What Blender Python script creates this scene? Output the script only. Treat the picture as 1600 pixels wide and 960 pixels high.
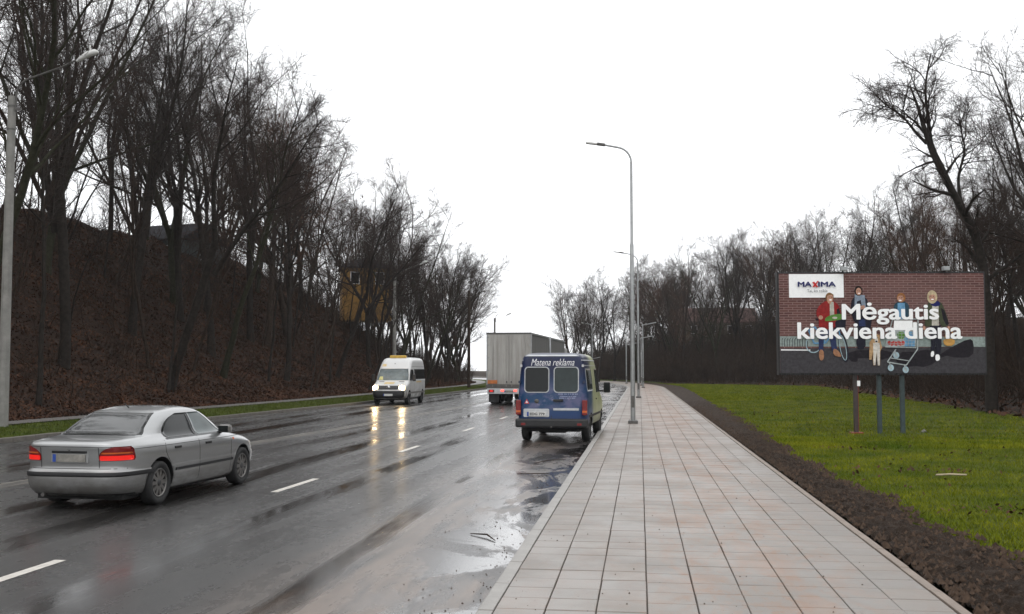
import bpy, bmesh, math, random
import numpy as np
from mathutils import Vector, Matrix

for o in list(bpy.data.objects):
    bpy.data.objects.remove(o)
SC = bpy.context.scene
COL = SC.collection
R = math.radians

# ---------------------------------------------------------------- camera
CAMZ = 1.97
cam_d = bpy.data.cameras.new('camera')
cam_d.sensor_width = 36.0
cam_d.lens = 36.0
cam_d.clip_end = 2000.0
cam = bpy.data.objects.new('camera', cam_d)
COL.objects.link(cam)
cam.location = (0, 0, CAMZ)
cam.rotation_euler = (R(90 + 3.47), 0, R(7.11))
SC.camera = cam

# ---------------------------------------------------------------- sky, sun, exposure
SUN_EL, SUN_AZ = 58.0, 200.0
w = bpy.data.worlds.new('World')
SC.world = w
w.use_nodes = True
nt = w.node_tree
nt.nodes.clear()
sky = nt.nodes.new('ShaderNodeTexSky')
sky.sky_type = 'NISHITA'
sky.sun_disc = False
sky.sun_elevation = R(SUN_EL)
sky.sun_rotation = R(SUN_AZ)
sky.air_density = 1.0
sky.dust_density = 6.0
hs = nt.nodes.new('ShaderNodeHueSaturation')
hs.inputs['Saturation'].default_value = 0.15
mx = nt.nodes.new('ShaderNodeMix')
mx.data_type = 'RGBA'
mx.inputs[0].default_value = 0.93            # closed overcast deck
mx.inputs[7].default_value = (11.6, 11.75, 12.0, 1)
bg = nt.nodes.new('ShaderNodeBackground')
bg.inputs['Strength'].default_value = 0.13
wo = nt.nodes.new('ShaderNodeOutputWorld')
nt.links.new(sky.outputs[0], hs.inputs['Color'])
nt.links.new(hs.outputs[0], mx.inputs[6])
nt.links.new(mx.outputs[2], bg.inputs[0])
nt.links.new(bg.outputs[0], wo.inputs[0])

sd = bpy.data.lights.new('sun', 'SUN')
sd.energy = 0.6
sd.angle = R(50)
sd.color = (1.0, 0.97, 0.93)
sun = bpy.data.objects.new('sun', sd)
COL.objects.link(sun)
sun.rotation_euler = (R(90 - SUN_EL), 0, R(180 - SUN_AZ))

SC.view_settings.view_transform = 'Standard'
SC.view_settings.look = 'None'
SC.view_settings.exposure = 0.0
SC.view_settings.gamma = 1.0
SC.view_settings.use_curve_mapping = False
SC.render.engine = 'CYCLES'
SC.cycles.max_bounces = 6
SC.cycles.diffuse_bounces = 2
SC.cycles.glossy_bounces = 3
SC.cycles.transmission_bounces = 4
SC.cycles.transparent_max_bounces = 6
SC.cycles.sample_clamp_indirect = 20.0
SC.cycles.use_denoising = True

rng = np.random.default_rng(7)
rnd = random.Random(7)

# ---------------------------------------------------------------- helpers: objects
def link(o, parent=None):
    COL.objects.link(o)
    if parent is not None:
        o.parent = parent
    return o

def tag(o, label=None, cat=None, group=None, kind=None):
    if label: o['label'] = label
    if cat: o['category'] = cat
    if group: o['group'] = group
    if kind: o['kind'] = kind
    return o

def empty(name, loc, rz=0, label=None, cat=None, group=None):
    o = bpy.data.objects.new(name, None)
    o.empty_display_size = 0.3
    o.location = loc
    o.rotation_euler = (0, 0, rz)
    link(o)
    return tag(o, label, cat, group)

def np_mesh(name, V, F, mats, smooth=False, mi=None):
    """V (n,3), F (m,3|4) arrays -> mesh"""
    me = bpy.data.meshes.new(name)
    V = np.asarray(V, dtype=np.float32).reshape(-1, 3)
    F = np.asarray(F, dtype=np.int32)
    m, k = F.shape
    me.vertices.add(len(V))
    me.vertices.foreach_set('co', V.ravel())
    me.loops.add(m * k)
    me.loops.foreach_set('vertex_index', F.ravel())
    me.polygons.add(m)
    me.polygons.foreach_set('loop_start', np.arange(0, m * k, k, dtype=np.int32))
    me.polygons.foreach_set('loop_total', np.full(m, k, dtype=np.int32))
    if smooth:
        me.polygons.foreach_set('use_smooth', np.ones(m, dtype=bool))
    if mi is not None:
        me.polygons.foreach_set('material_index', np.asarray(mi, dtype=np.int32))
    if not isinstance(mats, (list, tuple)): mats = [mats]
    for mm in mats: me.materials.append(mm)
    me.update(calc_edges=True)
    me.validate()
    return me

class MB:
    """collects shapes into one mesh"""
    def __init__(s):
        s.V, s.F, s.S = [], [], []
    def add(s, V, F, smooth=False):
        b = len(s.V)
        s.V += [tuple(map(float, v)) for v in V]
        s.F += [tuple(int(i) + b for i in f) for f in F]
        s.S += [smooth] * len(F)
        return s
    def box(s, x0, x1, y0, y1, z0, z1, bev=0.0):
        if bev <= 0:
            V = [(x, y, z) for z in (z0, z1) for y in (y0, y1) for x in (x0, x1)]
            F = [(0,2,3,1),(4,5,7,6),(0,1,5,4),(2,6,7,3),(0,4,6,2),(1,3,7,5)]
            return s.add(V, F)
        bm = bmesh.new()
        r = bmesh.ops.create_cube(bm, size=1.0)
        for v in r['verts']:
            v.co = Vector((x0 + (v.co.x + .5) * (x1 - x0), y0 + (v.co.y + .5) * (y1 - y0), z0 + (v.co.z + .5) * (z1 - z0)))
        bmesh.ops.bevel(bm, geom=list(bm.edges), offset=bev, segments=2, affect='EDGES', profile=0.6)
        return s.bm(bm)
    def bm(s, bm, smooth=False):
        bm.verts.index_update()
        V = [v.co[:] for v in bm.verts]
        F = [[v.index for v in f.verts] for f in bm.faces]
        bm.free()
        return s.add(V, F, smooth)
    def tube(s, pts, radii, sides=10, cap=True, smooth=True):
        pts = np.asarray(pts, float)
        n = len(pts)
        radii = np.full(n, radii) if np.isscalar(radii) else np.asarray(radii, float)
        T = np.gradient(pts, axis=0)
        T /= np.linalg.norm(T, axis=1)[:, None] + 1e-9
        ref = np.array([0, 0, 1.0]) if abs(T[0][2]) < .9 else np.array([1.0, 0, 0])
        V = []
        for i in range(n):
            u = np.cross(T[i], ref); u /= np.linalg.norm(u) + 1e-9
            v = np.cross(T[i], u)
            for k in range(sides):
                a = 2 * math.pi * k / sides
                V.append(pts[i] + radii[i] * (math.cos(a) * u + math.sin(a) * v))
        F = []
        for i in range(n - 1):
            for k in range(sides):
                a, b = i * sides + k, i * sides + (k + 1) % sides
                F.append((a, b, b + sides, a + sides))
        s.add(V, F, smooth)
        if cap:
            s.add(V[:sides], [list(range(sides))[::-1]])
            s.add(V[-sides:], [list(range(sides))])
        return s
    def lathe_x(s, prof, cx, cy, cz, seg=32, smooth=True):
        """prof: (x, r) pairs, revolved round the x axis through (cy, cz)"""
        V, F = [], []
        n = len(prof)
        for (px, pr) in prof:
            for k in range(seg):
                a = 2 * math.pi * k / seg
                V.append((cx + px, cy + pr * math.cos(a), cz + pr * math.sin(a)))
        for i in range(n - 1):
            for k in range(seg):
                a, b = i * seg + k, i * seg + (k + 1) % seg
                F.append((a, b, b + seg, a + seg))
        return s.add(V, F, smooth)
    def mesh(s, name, mat):
        me = bpy.data.meshes.new(name)
        me.from_pydata(s.V, [], s.F)
        if not isinstance(mat, (list, tuple)): mat = [mat]
        for m in mat: me.materials.append(m)
        me.polygons.foreach_set('use_smooth', s.S)
        me.update()
        return me
    def build(s, name, mat, parent=None, loc=None):
        o = bpy.data.objects.new(name, s.mesh(name, mat))
        link(o, parent)
        if loc: o.location = loc
        return o

def obj(name, me, parent=None, loc=None):
    o = bpy.data.objects.new(name, me)
    link(o, parent)
    if loc is not None: o.location = loc
    return o

# ---------------------------------------------------------------- helpers: materials
def nodes(m):
    m.use_nodes = True
    t = m.node_tree
    return t, t.nodes['Principled BSDF']

def mat(name, col, rough=0.6, var=0.0, scale=5.0, metal=0.0, bump=0.0, bscale=None, spec=0.5, emit=None, estr=0.0, stretch=(1, 1, 1), col2=None, coat=0.0):
    m = bpy.data.materials.new(name)
    t, b = nodes(m)
    N, L = t.nodes, t.links
    b.inputs['Base Color'].default_value = (*col, 1)
    b.inputs['Roughness'].default_value = rough
    b.inputs['Metallic'].default_value = metal
    b.inputs['Specular IOR Level'].default_value = spec
    if coat:
        b.inputs['Coat Weight'].default_value = coat
        b.inputs['Coat Roughness'].default_value = 0.06
    if emit:
        b.inputs['Emission Color'].default_value = (*emit, 1)
        b.inputs['Emission Strength'].default_value = estr
    tc = N.new('ShaderNodeTexCoord')
    mp = N.new('ShaderNodeMapping')
    mp.inputs['Scale'].default_value = stretch
    L.new(tc.outputs['Object'], mp.inputs[0])
    if var > 0 or col2:
        n = N.new('ShaderNodeTexNoise')
        n.inputs['Scale'].default_value = scale
        n.inputs['Detail'].default_value = 6
        n.inputs['Roughness'].default_value = 0.65
        L.new(mp.outputs[0], n.inputs['Vector'])
        cr = N.new('ShaderNodeValToRGB')
        c2 = col2 if col2 else tuple(min(1, c * (1 + var)) for c in col)
        c1 = col if col2 else tuple(c * (1 - var) for c in col)
        cr.color_ramp.elements[0].position = 0.32
        cr.color_ramp.elements[1].position = 0.68
        cr.color_ramp.elements[0].color = (*c1, 1)
        cr.color_ramp.elements[1].color = (*c2, 1)
        L.new(n.outputs[0], cr.inputs[0])
        L.new(cr.outputs[0], b.inputs['Base Color'])
    if bump > 0:
        n2 = N.new('ShaderNodeTexNoise')
        n2.inputs['Scale'].default_value = bscale or scale * 4
        n2.inputs['Detail'].default_value = 5
        L.new(mp.outputs[0], n2.inputs['Vector'])
        bp = N.new('ShaderNodeBump')
        bp.inputs['Strength'].default_value = bump
        bp.inputs['Distance'].default_value = 0.02
        L.new(n2.outputs[0], bp.inputs['Height'])
        L.new(bp.outputs[0], b.inputs['Normal'])
    return m

class NG:
    """short-hand for math on material nodes"""
    def __init__(s, m):
        s.t, s.b = nodes(m)
        s.N, s.L = s.t.nodes, s.t.links
        tc = s.N.new('ShaderNodeTexCoord')
        s.co = tc.outputs['Object']
        sp = s.N.new('ShaderNodeSeparateXYZ')
        s.L.new(s.co, sp.inputs[0])
        s.x, s.y, s.z = sp.outputs
    def inp(s, sock, v):
        if isinstance(v, (int, float)): sock.default_value = v
        elif isinstance(v, tuple): sock.default_value = v if len(v) == len(sock.default_value) else (*v, 1)
        else: s.L.new(v, sock)
    def m(s, op, a, b=0.0, c=0.0, clamp=False):
        n = s.N.new('ShaderNodeMath'); n.operation = op; n.use_clamp = clamp
        s.inp(n.inputs[0], a); s.inp(n.inputs[1], b); s.inp(n.inputs[2], c)
        return n.outputs[0]
    def noise(s, scale, detail=5, stretch=(1, 1, 1), rough=0.6, off=(0, 0, 0), dist=0.0):
        mp = s.N.new('ShaderNodeMapping'); mp.inputs['Scale'].default_value = stretch; mp.inputs['Location'].default_value = off
        s.L.new(s.co, mp.inputs[0])
        n = s.N.new('ShaderNodeTexNoise'); n.inputs['Scale'].default_value = scale
        n.inputs['Detail'].default_value = detail; n.inputs['Roughness'].default_value = rough
        n.inputs['Distortion'].default_value = dist
        s.L.new(mp.outputs[0], n.inputs['Vector'])
        return n.outputs[0]
    def ss(s, v, a, b):
        n = s.N.new('ShaderNodeMapRange'); n.interpolation_type = 'SMOOTHSTEP'
        s.inp(n.inputs[0], v); n.inputs[1].default_value = a; n.inputs[2].default_value = b
        return n.outputs[0]
    def mix(s, f, a, b):
        n = s.N.new('ShaderNodeMix'); n.data_type = 'RGBA'
        s.inp(n.inputs[0], f); s.inp(n.inputs[6], a); s.inp(n.inputs[7], b)
        return n.outputs[2]
    def mixf(s, f, a, b):
        n = s.N.new('ShaderNodeMix'); n.data_type = 'FLOAT'
        s.inp(n.inputs[0], f); s.inp(n.inputs[2], a); s.inp(n.inputs[3], b)
        return n.outputs[0]
    def bump(s, h, strength=0.5, dist=0.02):
        n = s.N.new('ShaderNodeBump'); n.inputs['Strength'].default_value = strength; n.inputs['Distance'].default_value = dist
        s.L.new(h, n.inputs['Height']); s.L.new(n.outputs[0], s.b.inputs['Normal'])
    def out(s, col=None, rough=None, spec=None):
        if col is not None: s.inp(s.b.inputs['Base Color'], col)
        if rough is not None: s.inp(s.b.inputs['Roughness'], rough)
        if spec is not None: s.inp(s.b.inputs['Specular IOR Level'], spec)

# ---------------------------------------------------------------- the lie of the land
def bend(y):
    y = np.asarray(y, float)
    return -np.maximum(0, y - 103.0) ** 2 / 460.0

def ip(y, tab):
    return np.interp(y, [a for a, _ in tab], [b for _, b in tab])

KERB_R = -1.27                                   # outer edge of the right kerb
def x_kerb_l(y):                                 # road-side edge of the left kerb
    return ip(y, [(-30, -17.9), (10, -17.2), (26, -16.85), (37, -16.5), (55, -15.6), (80, -15.1), (100, -15.0), (400, -15.0)]) + bend(y)
def x_solid(y):
    return ip(y, [(-30, -11.6), (10, -10.8), (16, -10.6), (26, -10.15), (36, -9.65), (50, -9.2), (80, -8.9), (400, -8.9)]) + bend(y)
def x_dash(y):
    return ip(y, [(-30, -6.2), (10, -5.95), (24, -5.68), (42, -5.48), (80, -5.3), (400, -5.3)]) + bend(y)
def x_walk_r(y):
    return 2.51 + bend(y)

def sstep(a, b, x):
    t = np.clip((np.asarray(x, float) - a) / (b - a), 0, 1)
    return t * t * (3 - 2 * t)

def lump(x, y, s=1.0):
    return (np.sin(x * .71 * s + 1.3) * np.cos(y * .53 * s + .4) + .6 * np.sin(x * 1.7 * s + y * 1.1 * s) + .4 * np.sin(y * 2.3 * s - x * 1.9 * s + 2.0)) / 2.0

def h_left(x, y):
    """hillside height left of the road"""
    d = x_kerb_l(y) - np.asarray(x, float)
    fall = 1.0 - 0.78 * sstep(98, 165, y)
    t = np.clip((d - 5.0) / 23.0, 0, 1)
    s = (0.25 * t + 0.75 * t * t * (3 - 2 * t))
    top = 13.0 * fall
    rise = top * s + np.clip(d - 28, 0, 60) * 0.02
    n = lump(x, y, 1.0) * .35 * sstep(6, 12, d) + lump(x, y, .35) * .5 * sstep(8, 16, d)
    return 0.12 + 0.02 * np.clip(d, 0, 5) + rise + n

def wood_d(x, y):
    """metres inside the wood on the right (negative on the meadow)"""
    x = np.asarray(x, float); y = np.asarray(y, float)
    a = x - (15.3 + 0.068 * (y - 45.0))
    b = np.minimum((y - (136.0 - .85 * (x - 3.0))) * .76, x - bend(y) - 4.2)
    return np.maximum(a, b) + .5 * lump(x, y, .8)

def h_right(x, y):
    d = wood_d(x, y)
    t = np.clip(d / 34.0, 0, 1)
    rise = 8.5 * (0.3 * t + 0.7 * t * t * (3 - 2 * t)) * (1 - .9 * sstep(200, 235, y))
    m = 0.10 + 0.05 * lump(x, y, .3) * sstep(3.2, 8, np.asarray(x, float) - bend(y))
    return m + rise + lump(x, y, 1.0) * .18 * sstep(1, 6, d)

def sheet(name, xa, xb, ys, nx, zf, m, smooth=True, t=None):
    """a strip of ground between two edge curves"""
    ys = np.asarray(ys, float)
    A, B = xa(ys), xb(ys)
    t = np.linspace(0, 1, nx) if t is None else t
    X = A[:, None] + (B - A)[:, None] * t[None, :]
    Y = np.repeat(ys[:, None], len(t), 1)
    Z = zf(X, Y) * np.ones_like(X)
    V = np.stack([X, Y, Z], -1).reshape(-1, 3)
    n, k = len(ys), len(t)
    i = np.arange(n * k).reshape(n, k)
    F = np.stack([i[:-1, :-1], i[:-1, 1:], i[1:, 1:], i[1:, :-1]], -1).reshape(-1, 4)
    return obj(name, np_mesh(name, V, F, m, smooth))

# ---------------------------------------------------------------- materials
M = {}
M['bark'] = mat('bark', (.022, .018, .015), .9, .45, 6, bump=.5, bscale=30, spec=.15)
M['bark_brown'] = mat('bark_brown', (.034, .024, .018), .9, .45, 6, bump=.5, bscale=30, spec=.15)
M['bark_green'] = mat('bark_green', (.028, .028, .017), .9, .4, 6, bump=.5, bscale=30, spec=.15)
M['twig'] = mat('twig', (.040, .029, .024), .9, .3, 3, spec=.1)
M['twig_grey'] = mat('twig_grey', (.044, .037, .033), .9, .3, 3, spec=.1)
M['twig_rust'] = mat('twig_rust', (.066, .036, .023), .9, .3, 3, spec=.1)
M['dryleaf'] = mat('dryleaf', (.10, .05, .03), .8, .5, 3)
M['litter_leaf'] = mat('litter_leaf', (.021, .0125, .009), .75, .9, .55, col2=(.100, .047, .027), spec=.1)
M['stem'] = mat('stem', (.036, .024, .017), .9, .6, .8, spec=.1)
M['concrete'] = mat('concrete', (.20, .195, .18), .8, .22, 3, bump=.3, bscale=40)
M['kerb'] = mat('kerb', (.245, .232, .215), .45, .16, 4, bump=.2, bscale=60)
M['kerb_old'] = mat('old_kerb', (.105, .095, .082), .7, .3, 3, bump=.3, bscale=40)
M['galv'] = mat('galvanised_steel', (.33, .34, .34), .45, .15, 6, metal=.55)
M['galv_dark'] = mat('dark_steel', (.10, .095, .09), .5, .2, 6, metal=.4)
M['lens'] = mat('lamp_lens', (.62, .62, .60), .25, .05, 5)
M['white_line'] = mat('road_paint', (.56, .53, .48), .4, .18, 9, bump=.2, bscale=80)
M['line_worn'] = mat('worn_road_paint', (.17, .155, .135), .4, .55, 2.4, stretch=(1, .3, 1))
M['black'] = mat('black_plastic', (.012, .012, .013), .5, .2, 8)
M['black_gloss'] = mat('black_trim', (.008, .008, .009), .3, .1, 5)
M['under'] = mat('underbody', (.008, .008, .008), .8, .3, 6)
M['rubber'] = mat('tyre_rubber', (.013, .013, .013), .75, .25, 14, bump=.2, bscale=60)
M['rim'] = mat('alloy_rim', (.20, .19, .18), .38, .15, 8, metal=.7)
M['steel_rim'] = mat('dark_wheel_disc', (.03, .03, .03), .5, .2, 8)
M['chrome'] = mat('bare_metal', (.5, .5, .5), .25, .1, 8, metal=.9)
M['glass_dark'] = mat('tinted_glass', (.008, .010, .010), .08, .1, 3, spec=.28)
M['glass_pale'] = mat('pale_window_glass', (.07, .09, .09), .07, .15, 2.2, spec=.4)
M['glass_screen'] = mat('windscreen_glass', (.10, .125, .13), .08, .35, 2.6, spec=.4)
M['plate'] = mat('number_plate', (.55, .55, .53), .45, .12, 8)
M['plate_grime'] = mat('grimy_number_plate', (.20, .19, .17), .6, .35, 9)
M['plate_blue'] = mat('plate_blue_band', (.02, .06, .28), .4, .1, 8)
M['ink'] = mat('plate_ink', (.03, .03, .03), .5, .1, 8)
M['tail_lit'] = mat('lit_tail_light', (.42, .01, .008), .2, .1, 9, emit=(1, .02, .012), estr=.55)
M['tail_off'] = mat('tail_light', (.16, .008, .008), .2, .2, 9)
M['amber'] = mat('amber_lens', (.50, .10, .015), .25, .15, 9)
M['brake_hot'] = mat('lit_brake_bulb', (.8, .1, .08), .2, .05, 9, emit=(1, .10, .07), estr=2.0)
M['head_lit'] = mat('lit_headlight', (.9, .8, .6), .2, .05, 9, emit=(1.0, .70, .36), estr=75.0)
M['white_paint'] = mat('white_vehicle_paint', (.66, .66, .65), .3, .06, 3, coat=.4)
M['wet_soil'] = None
# ---- wet asphalt
def make_asphalt():
    m = bpy.data.materials.new('wet_asphalt'); g = NG(m)
    fine = g.noise(38, 4, rough=.8)
    mott = g.noise(7, 6, (1, .6, 1), rough=.75, off=(6, 6, 0))
    patch = g.noise(.35, 5, (1, .22, 1), off=(3, 1, 0), dist=.6)
    patch2 = g.noise(1.1, 5, (1.3, .12, 1), off=(9, 4, 0))
    # ruts worn by the wheels hold water: bands along the road
    def band(x0, wd, wob, seed):
        wv = g.noise(.05, 3, (0.2, 1, 1), off=(seed, seed * 2, 0))
        xx = g.m('ADD', g.x, g.m('MULTIPLY', g.m('SUBTRACT', wv, .5), wob))
        d = g.m('ABSOLUTE', g.m('SUBTRACT', xx, x0))
        return g.m('SUBTRACT', 1.0, g.ss(d, wd * .35, wd))
    bands = None
    for (x0, wd, wb, sd) in [(-3.05, .30, .8, 1), (-4.9, .36, .9, 2.3), (-7.05, .45, .7, 3.7), (-8.75, .36, .8, 4.1), (-12.4, .6, .9, 5.9), (-14.1, .5, .8, 7.7)]:
        b = band(x0, wd, wb, sd)
        bands = b if bands is None else g.m('MAXIMUM', bands, b)
    brk = g.noise(.6, 5, (1.2, .16, 1), off=(5, 8, 0), dist=.8)
    wet = g.m('MULTIPLY', bands, g.ss(brk, .36, .62))
    # gutter puddles by the right kerb
    gut = g.ss(g.x, -2.75, -1.5)
    pn = g.noise(.75, 6, (1, .55, 1), off=(2, 7, 0), dist=1.2, rough=.62)
    pud = g.m('MULTIPLY', gut, g.ss(pn, .46, .53))
    loose = g.ss(g.noise(.45, 6, (1, .5, 1), off=(8, 2, 0), dist=1.0), .55, .6)
    pud = g.m('MAXIMUM', pud, g.m('MULTIPLY', g.m('MULTIPLY', loose, .7), g.ss(g.x, -4.2, -2.6)))
    wet = g.m('MAXIMUM', wet, pud)
    # sand washed against the kerb
    sandn = g.noise(1.6, 7, (1, .12, 1), off=(1, 3, 0), rough=.7)
    sand = g.m('MULTIPLY', g.ss(g.x, -4.1, -2.4), g.ss(sandn, .36, .66))
    sand = g.m('MULTIPLY', sand, g.m('SUBTRACT', 1.0, g.m('MULTIPLY', pud, .8)))
    base = g.mix(g.ss(patch, .3, .7), (.017, .0165, .0165), (.032, .031, .030))
    base = g.mix(g.m('MULTIPLY', g.ss(mott, .45, .7), .45), base, (.060, .054, .049))
    base = g.mix(g.m('MULTIPLY', g.ss(fine, .52, .66), .75), base, (.115, .105, .097))
    base = g.mix(g.m('MULTIPLY', sand, .75), base, (.23, .175, .14))
    tar = g.m('MULTIPLY', g.ss(g.x, -2.9, -1.9), g.ss(g.noise(.5, 6, (1, .4, 1), off=(4, 4, 2), dist=1.5), .53, .58))
    base = g.mix(g.m('MULTIPLY', tar, .85), base, (.016, .015, .015))
    rough = g.mixf(g.ss(patch2, .3, .7), .20, .33)
    rough = g.m('ADD', rough, g.m('MULTIPLY', sand, .12))
    rough = g.m('ADD', rough, g.m('MULTIPLY', g.m('SUBTRACT', mott, .5), .22))
    rough = g.mixf(wet, rough, .09)
    g.out(base, g.mixf(wet, .48, g.m('ADD', rough, 0.0)), .18)
    g.b.inputs['Coat Weight'].default_value = .9; g.b.inputs['Coat IOR'].default_value = 1.36
    g.L.new(rough, g.b.inputs['Coat Roughness'])
    hgt = g.m('MULTIPLY', g.noise(60, 4, rough=.85), g.m('SUBTRACT', 1.0, g.m('MULTIPLY', wet, .93)))
    g.bump(hgt, .45, .014)
    return m
M['asphalt'] = make_asphalt()

def make_paving(name, c1, c2, stain):
    m = bpy.data.materials.new(name); g = NG(m)
    tc = g.N.new('ShaderNodeNewGeometry')
    mp = g.N.new('ShaderNodeMapping'); g.L.new(tc.outputs['Position'], mp.inputs[0])
    g.co = mp.outputs[0]
    sp = g.N.new('ShaderNodeSeparateXYZ'); g.L.new(g.co, sp.inputs[0]); g.x, g.y, g.z = sp.outputs
    oi = g.N.new('ShaderNodeObjectInfo')
    n1 = g.noise(1.1, 6, rough=.65)
    n2 = g.noise(9, 6, (1, .6, 1), rough=.75, dist=.5)
    base = g.mix(n1, c1, c2)
    base = g.mix(g.m('MULTIPLY', oi.outputs['Random'], .38), base, (.17, .165, .16))
    zone = g.m('MULTIPLY', g.ss(g.x, -.3, .7), g.m('SUBTRACT', 1.0, g.ss(g.x, 1.5, 2.2)))
    zone = g.m('ADD', g.m('MULTIPLY', zone, .72), .28)
    far = g.ss(g.y, 14, 45)
    n3 = g.noise(2.2, 7, (1, .35, 1), rough=.7, off=(4, 9, 0), dist=.8)
    sandy = g.m('MULTIPLY', zone, g.m('ADD', g.m('ADD', g.m('MULTIPLY', g.ss(n2, .46, .64), .8), g.m('MULTIPLY', g.ss(n3, .45, .62), .7)), g.m('MULTIPLY', far, .5)))
    base = g.mix(g.m('MULTIPLY', sandy, stain, clamp=True), base, (.225, .150, .110))
    speck = g.ss(g.noise(32, 3, off=(3, 3, 3), rough=.5), .70, .74)
    base = g.mix(g.m('MULTIPLY', speck, .8), base, (.06, .045, .035))
    wetn = g.noise(.7, 5, off=(7, 1, 0))
    rough = g.mixf(g.ss(wetn, .35, .65), .30, .55)
    g.out(base, rough, .5)
    g.bump(g.noise(160, 3, rough=.7), .25, .004)
    return m
M['paver'] = make_paving('wet_paving', (.182, .162, .143), (.232, .207, .183), .9)
M['edging'] = mat('edging_stone', (.20, .160, .130), .6, .2, 5, bump=.2, bscale=60)
M['joint'] = mat('joint_sand', (.075, .062, .052), .9, .3, 20)

def make_ground(name, cols, scale=2.0, rough=.85, bs=1.0, mid=None):
    m = bpy.data.materials.new(name); g = NG(m)
    n1 = g.noise(scale, 8, rough=.7)
    n2 = g.noise(scale * 9, 6, rough=.75)
    base = g.mix(g.ss(n1, .35, .65), cols[0], cols[1])
    base = g.mix(g.m('MULTIPLY', g.ss(n2, .5, .72), .7), base, cols[2])
    g.out(base, rough, .10)
    g.bump(n2, bs, .06)
    return m
M['litter'] = make_ground('leaf_litter', [(.018, .012, .009), (.034, .020, .014), (.060, .030, .019)], 1.3, bs=1.0)
M['wood_floor'] = make_ground('wood_floor', [(.020, .015, .011), (.034, .023, .017), (.055, .033, .022)], 1.1, bs=1.0)
M['soil'] = make_ground('dug_soil', [(.022, .0145, .010), (.044, .029, .020), (.085, .058, .041)], 3.0, .75, 1.0)
M['soil_clod'] = mat('soil_clod', (.022, .014, .010), .8, .5, 9, col2=(.085, .057, .040), spec=.1)
M['turf'] = make_ground('meadow_turf', [(.028, .044, .004), (.058, .070, .007), (.050, .037, .012)], .5, .9, .6)
M['blade'] = mat('grass_blade', (.040, .080, .004), .6, .3, .55, col2=(.200, .205, .010), spec=.05)
M['blade_verge'] = mat('verge_blade', (.042, .064, .008), .6, .3, .6, col2=(.085, .10, .018), spec=.08)
M['path'] = mat('path_asphalt', (.11, .10, .092), .5, .3, 2.5, bump=.3)
M['earth'] = mat('bare_earth', (.05, .04, .03), .9, .4, .2)

# ---------------------------------------------------------------- ground
g0 = sheet('ground', lambda y: np.full_like(y, -900.0), lambda y: np.full_like(y, 900.0), np.linspace(-200, 1500, 30), 30, lambda x, y: -0.6 + 0 * x, M['earth'])
tag(g0, kind='structure')

ysr = np.concatenate([np.arange(-20, 100, 2.0), np.arange(100, 262, 2.0)])
road = sheet('road', lambda y: x_kerb_l(y), lambda y: KERB_R + bend(y) + .02, ysr, 14, lambda x, y: 0 * x, M['asphalt'])
tag(road, kind='structure')

hs_t = np.concatenate([np.linspace(0, .30, 62), np.linspace(.32, 1, 22)])
hill = sheet('hillside', lambda y: x_kerb_l(y) - 4.3, lambda y: x_kerb_l(y) - 110, np.concatenate([np.arange(-25, 180, .8), np.arange(180, 300, 4)]), 0, lambda x, y: h_left(x, y), M['litter'], t=hs_t)
tag(hill, kind='structure')
verge = sheet('verge', lambda y: x_kerb_l(y) - .15, lambda y: x_kerb_l(y) - 3.2, np.arange(-20, 260, 1.0), 8, lambda x, y: h_left(x, y) - .0, M['turf'])
tag(verge, kind='structure')
fp = sheet('footpath', lambda y: x_kerb_l(y) - 3.15, lambda y: x_kerb_l(y) - 4.6, np.arange(-20, 260, 2.0), 4, lambda x, y: 0.222 + 0 * x, M['path'])
tag(fp, kind='structure')

ysm = np.concatenate([np.arange(-10, 40, .5), np.arange(40, 200, 1.2)])
meadow = sheet('meadow', lambda y: x_walk_r(y) + .1, lambda y: x_walk_r(y) + 70, ysm, 0, lambda x, y: h_right(x, y) - .05, M['turf'], t=np.linspace(0, 1, 120) ** 1.5)
tag(meadow, kind='structure')
wf = sheet('wood_floor', lambda y: x_walk_r(y) + 3.0, lambda y: x_walk_r(y) + 130, np.concatenate([np.arange(-10, 200, .9), np.arange(200, 320, 4)]), 0, lambda x, y: h_right(x, y) + np.clip(wood_d(x, y) * .25, -.5, .10) - .03, M['wood_floor'], t=np.linspace(0, 1, 140) ** 1.3)
tag(wf, kind='structure')

# bare soil strip along the pavement
def soil_w(y):
    return ip(y, [(-10, .9), (10, 1.15), (21, .78), (42, 1.25), (80, 1.9), (120, 2.2), (300, 2.2)]) + .12 * np.sin(y * 1.3) + .07 * np.sin(y * 3.7)
def z_soil(x, y):
    u = (x - x_walk_r(y)) / soil_w(y)
    n = lump(x * 3.1, y * 2.7) * .5 + lump(x * 7.3 + 1, y * 6.1) * .5
    j = np.random.default_rng(5).normal(0, .016, np.shape(x))
    return .085 + .045 * np.sin(np.clip(u, 0, 1) * math.pi) + .035 * n * np.clip(u * 6, .2, 1) + j - .10 * np.clip((u - .86) / .14, 0, 1)
soil = sheet('soil_strip', lambda y: x_walk_r(y) + .05, lambda y: x_walk_r(y) + soil_w(y), np.concatenate([np.arange(-4, 30, .05), np.arange(30, 60, .12), np.arange(60, 160, .6)]), 26, z_soil, M['soil'], smooth=False)
tag(soil, kind='structure')

def scatter_mesh(name, P, tri_fn, m, parent=None, kind='stuff', label=None):
    V, F = tri_fn(P)
    o = obj(name, np_mesh(name, V, F, m), parent)
    tag(o, label, kind=kind)
    return o

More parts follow.
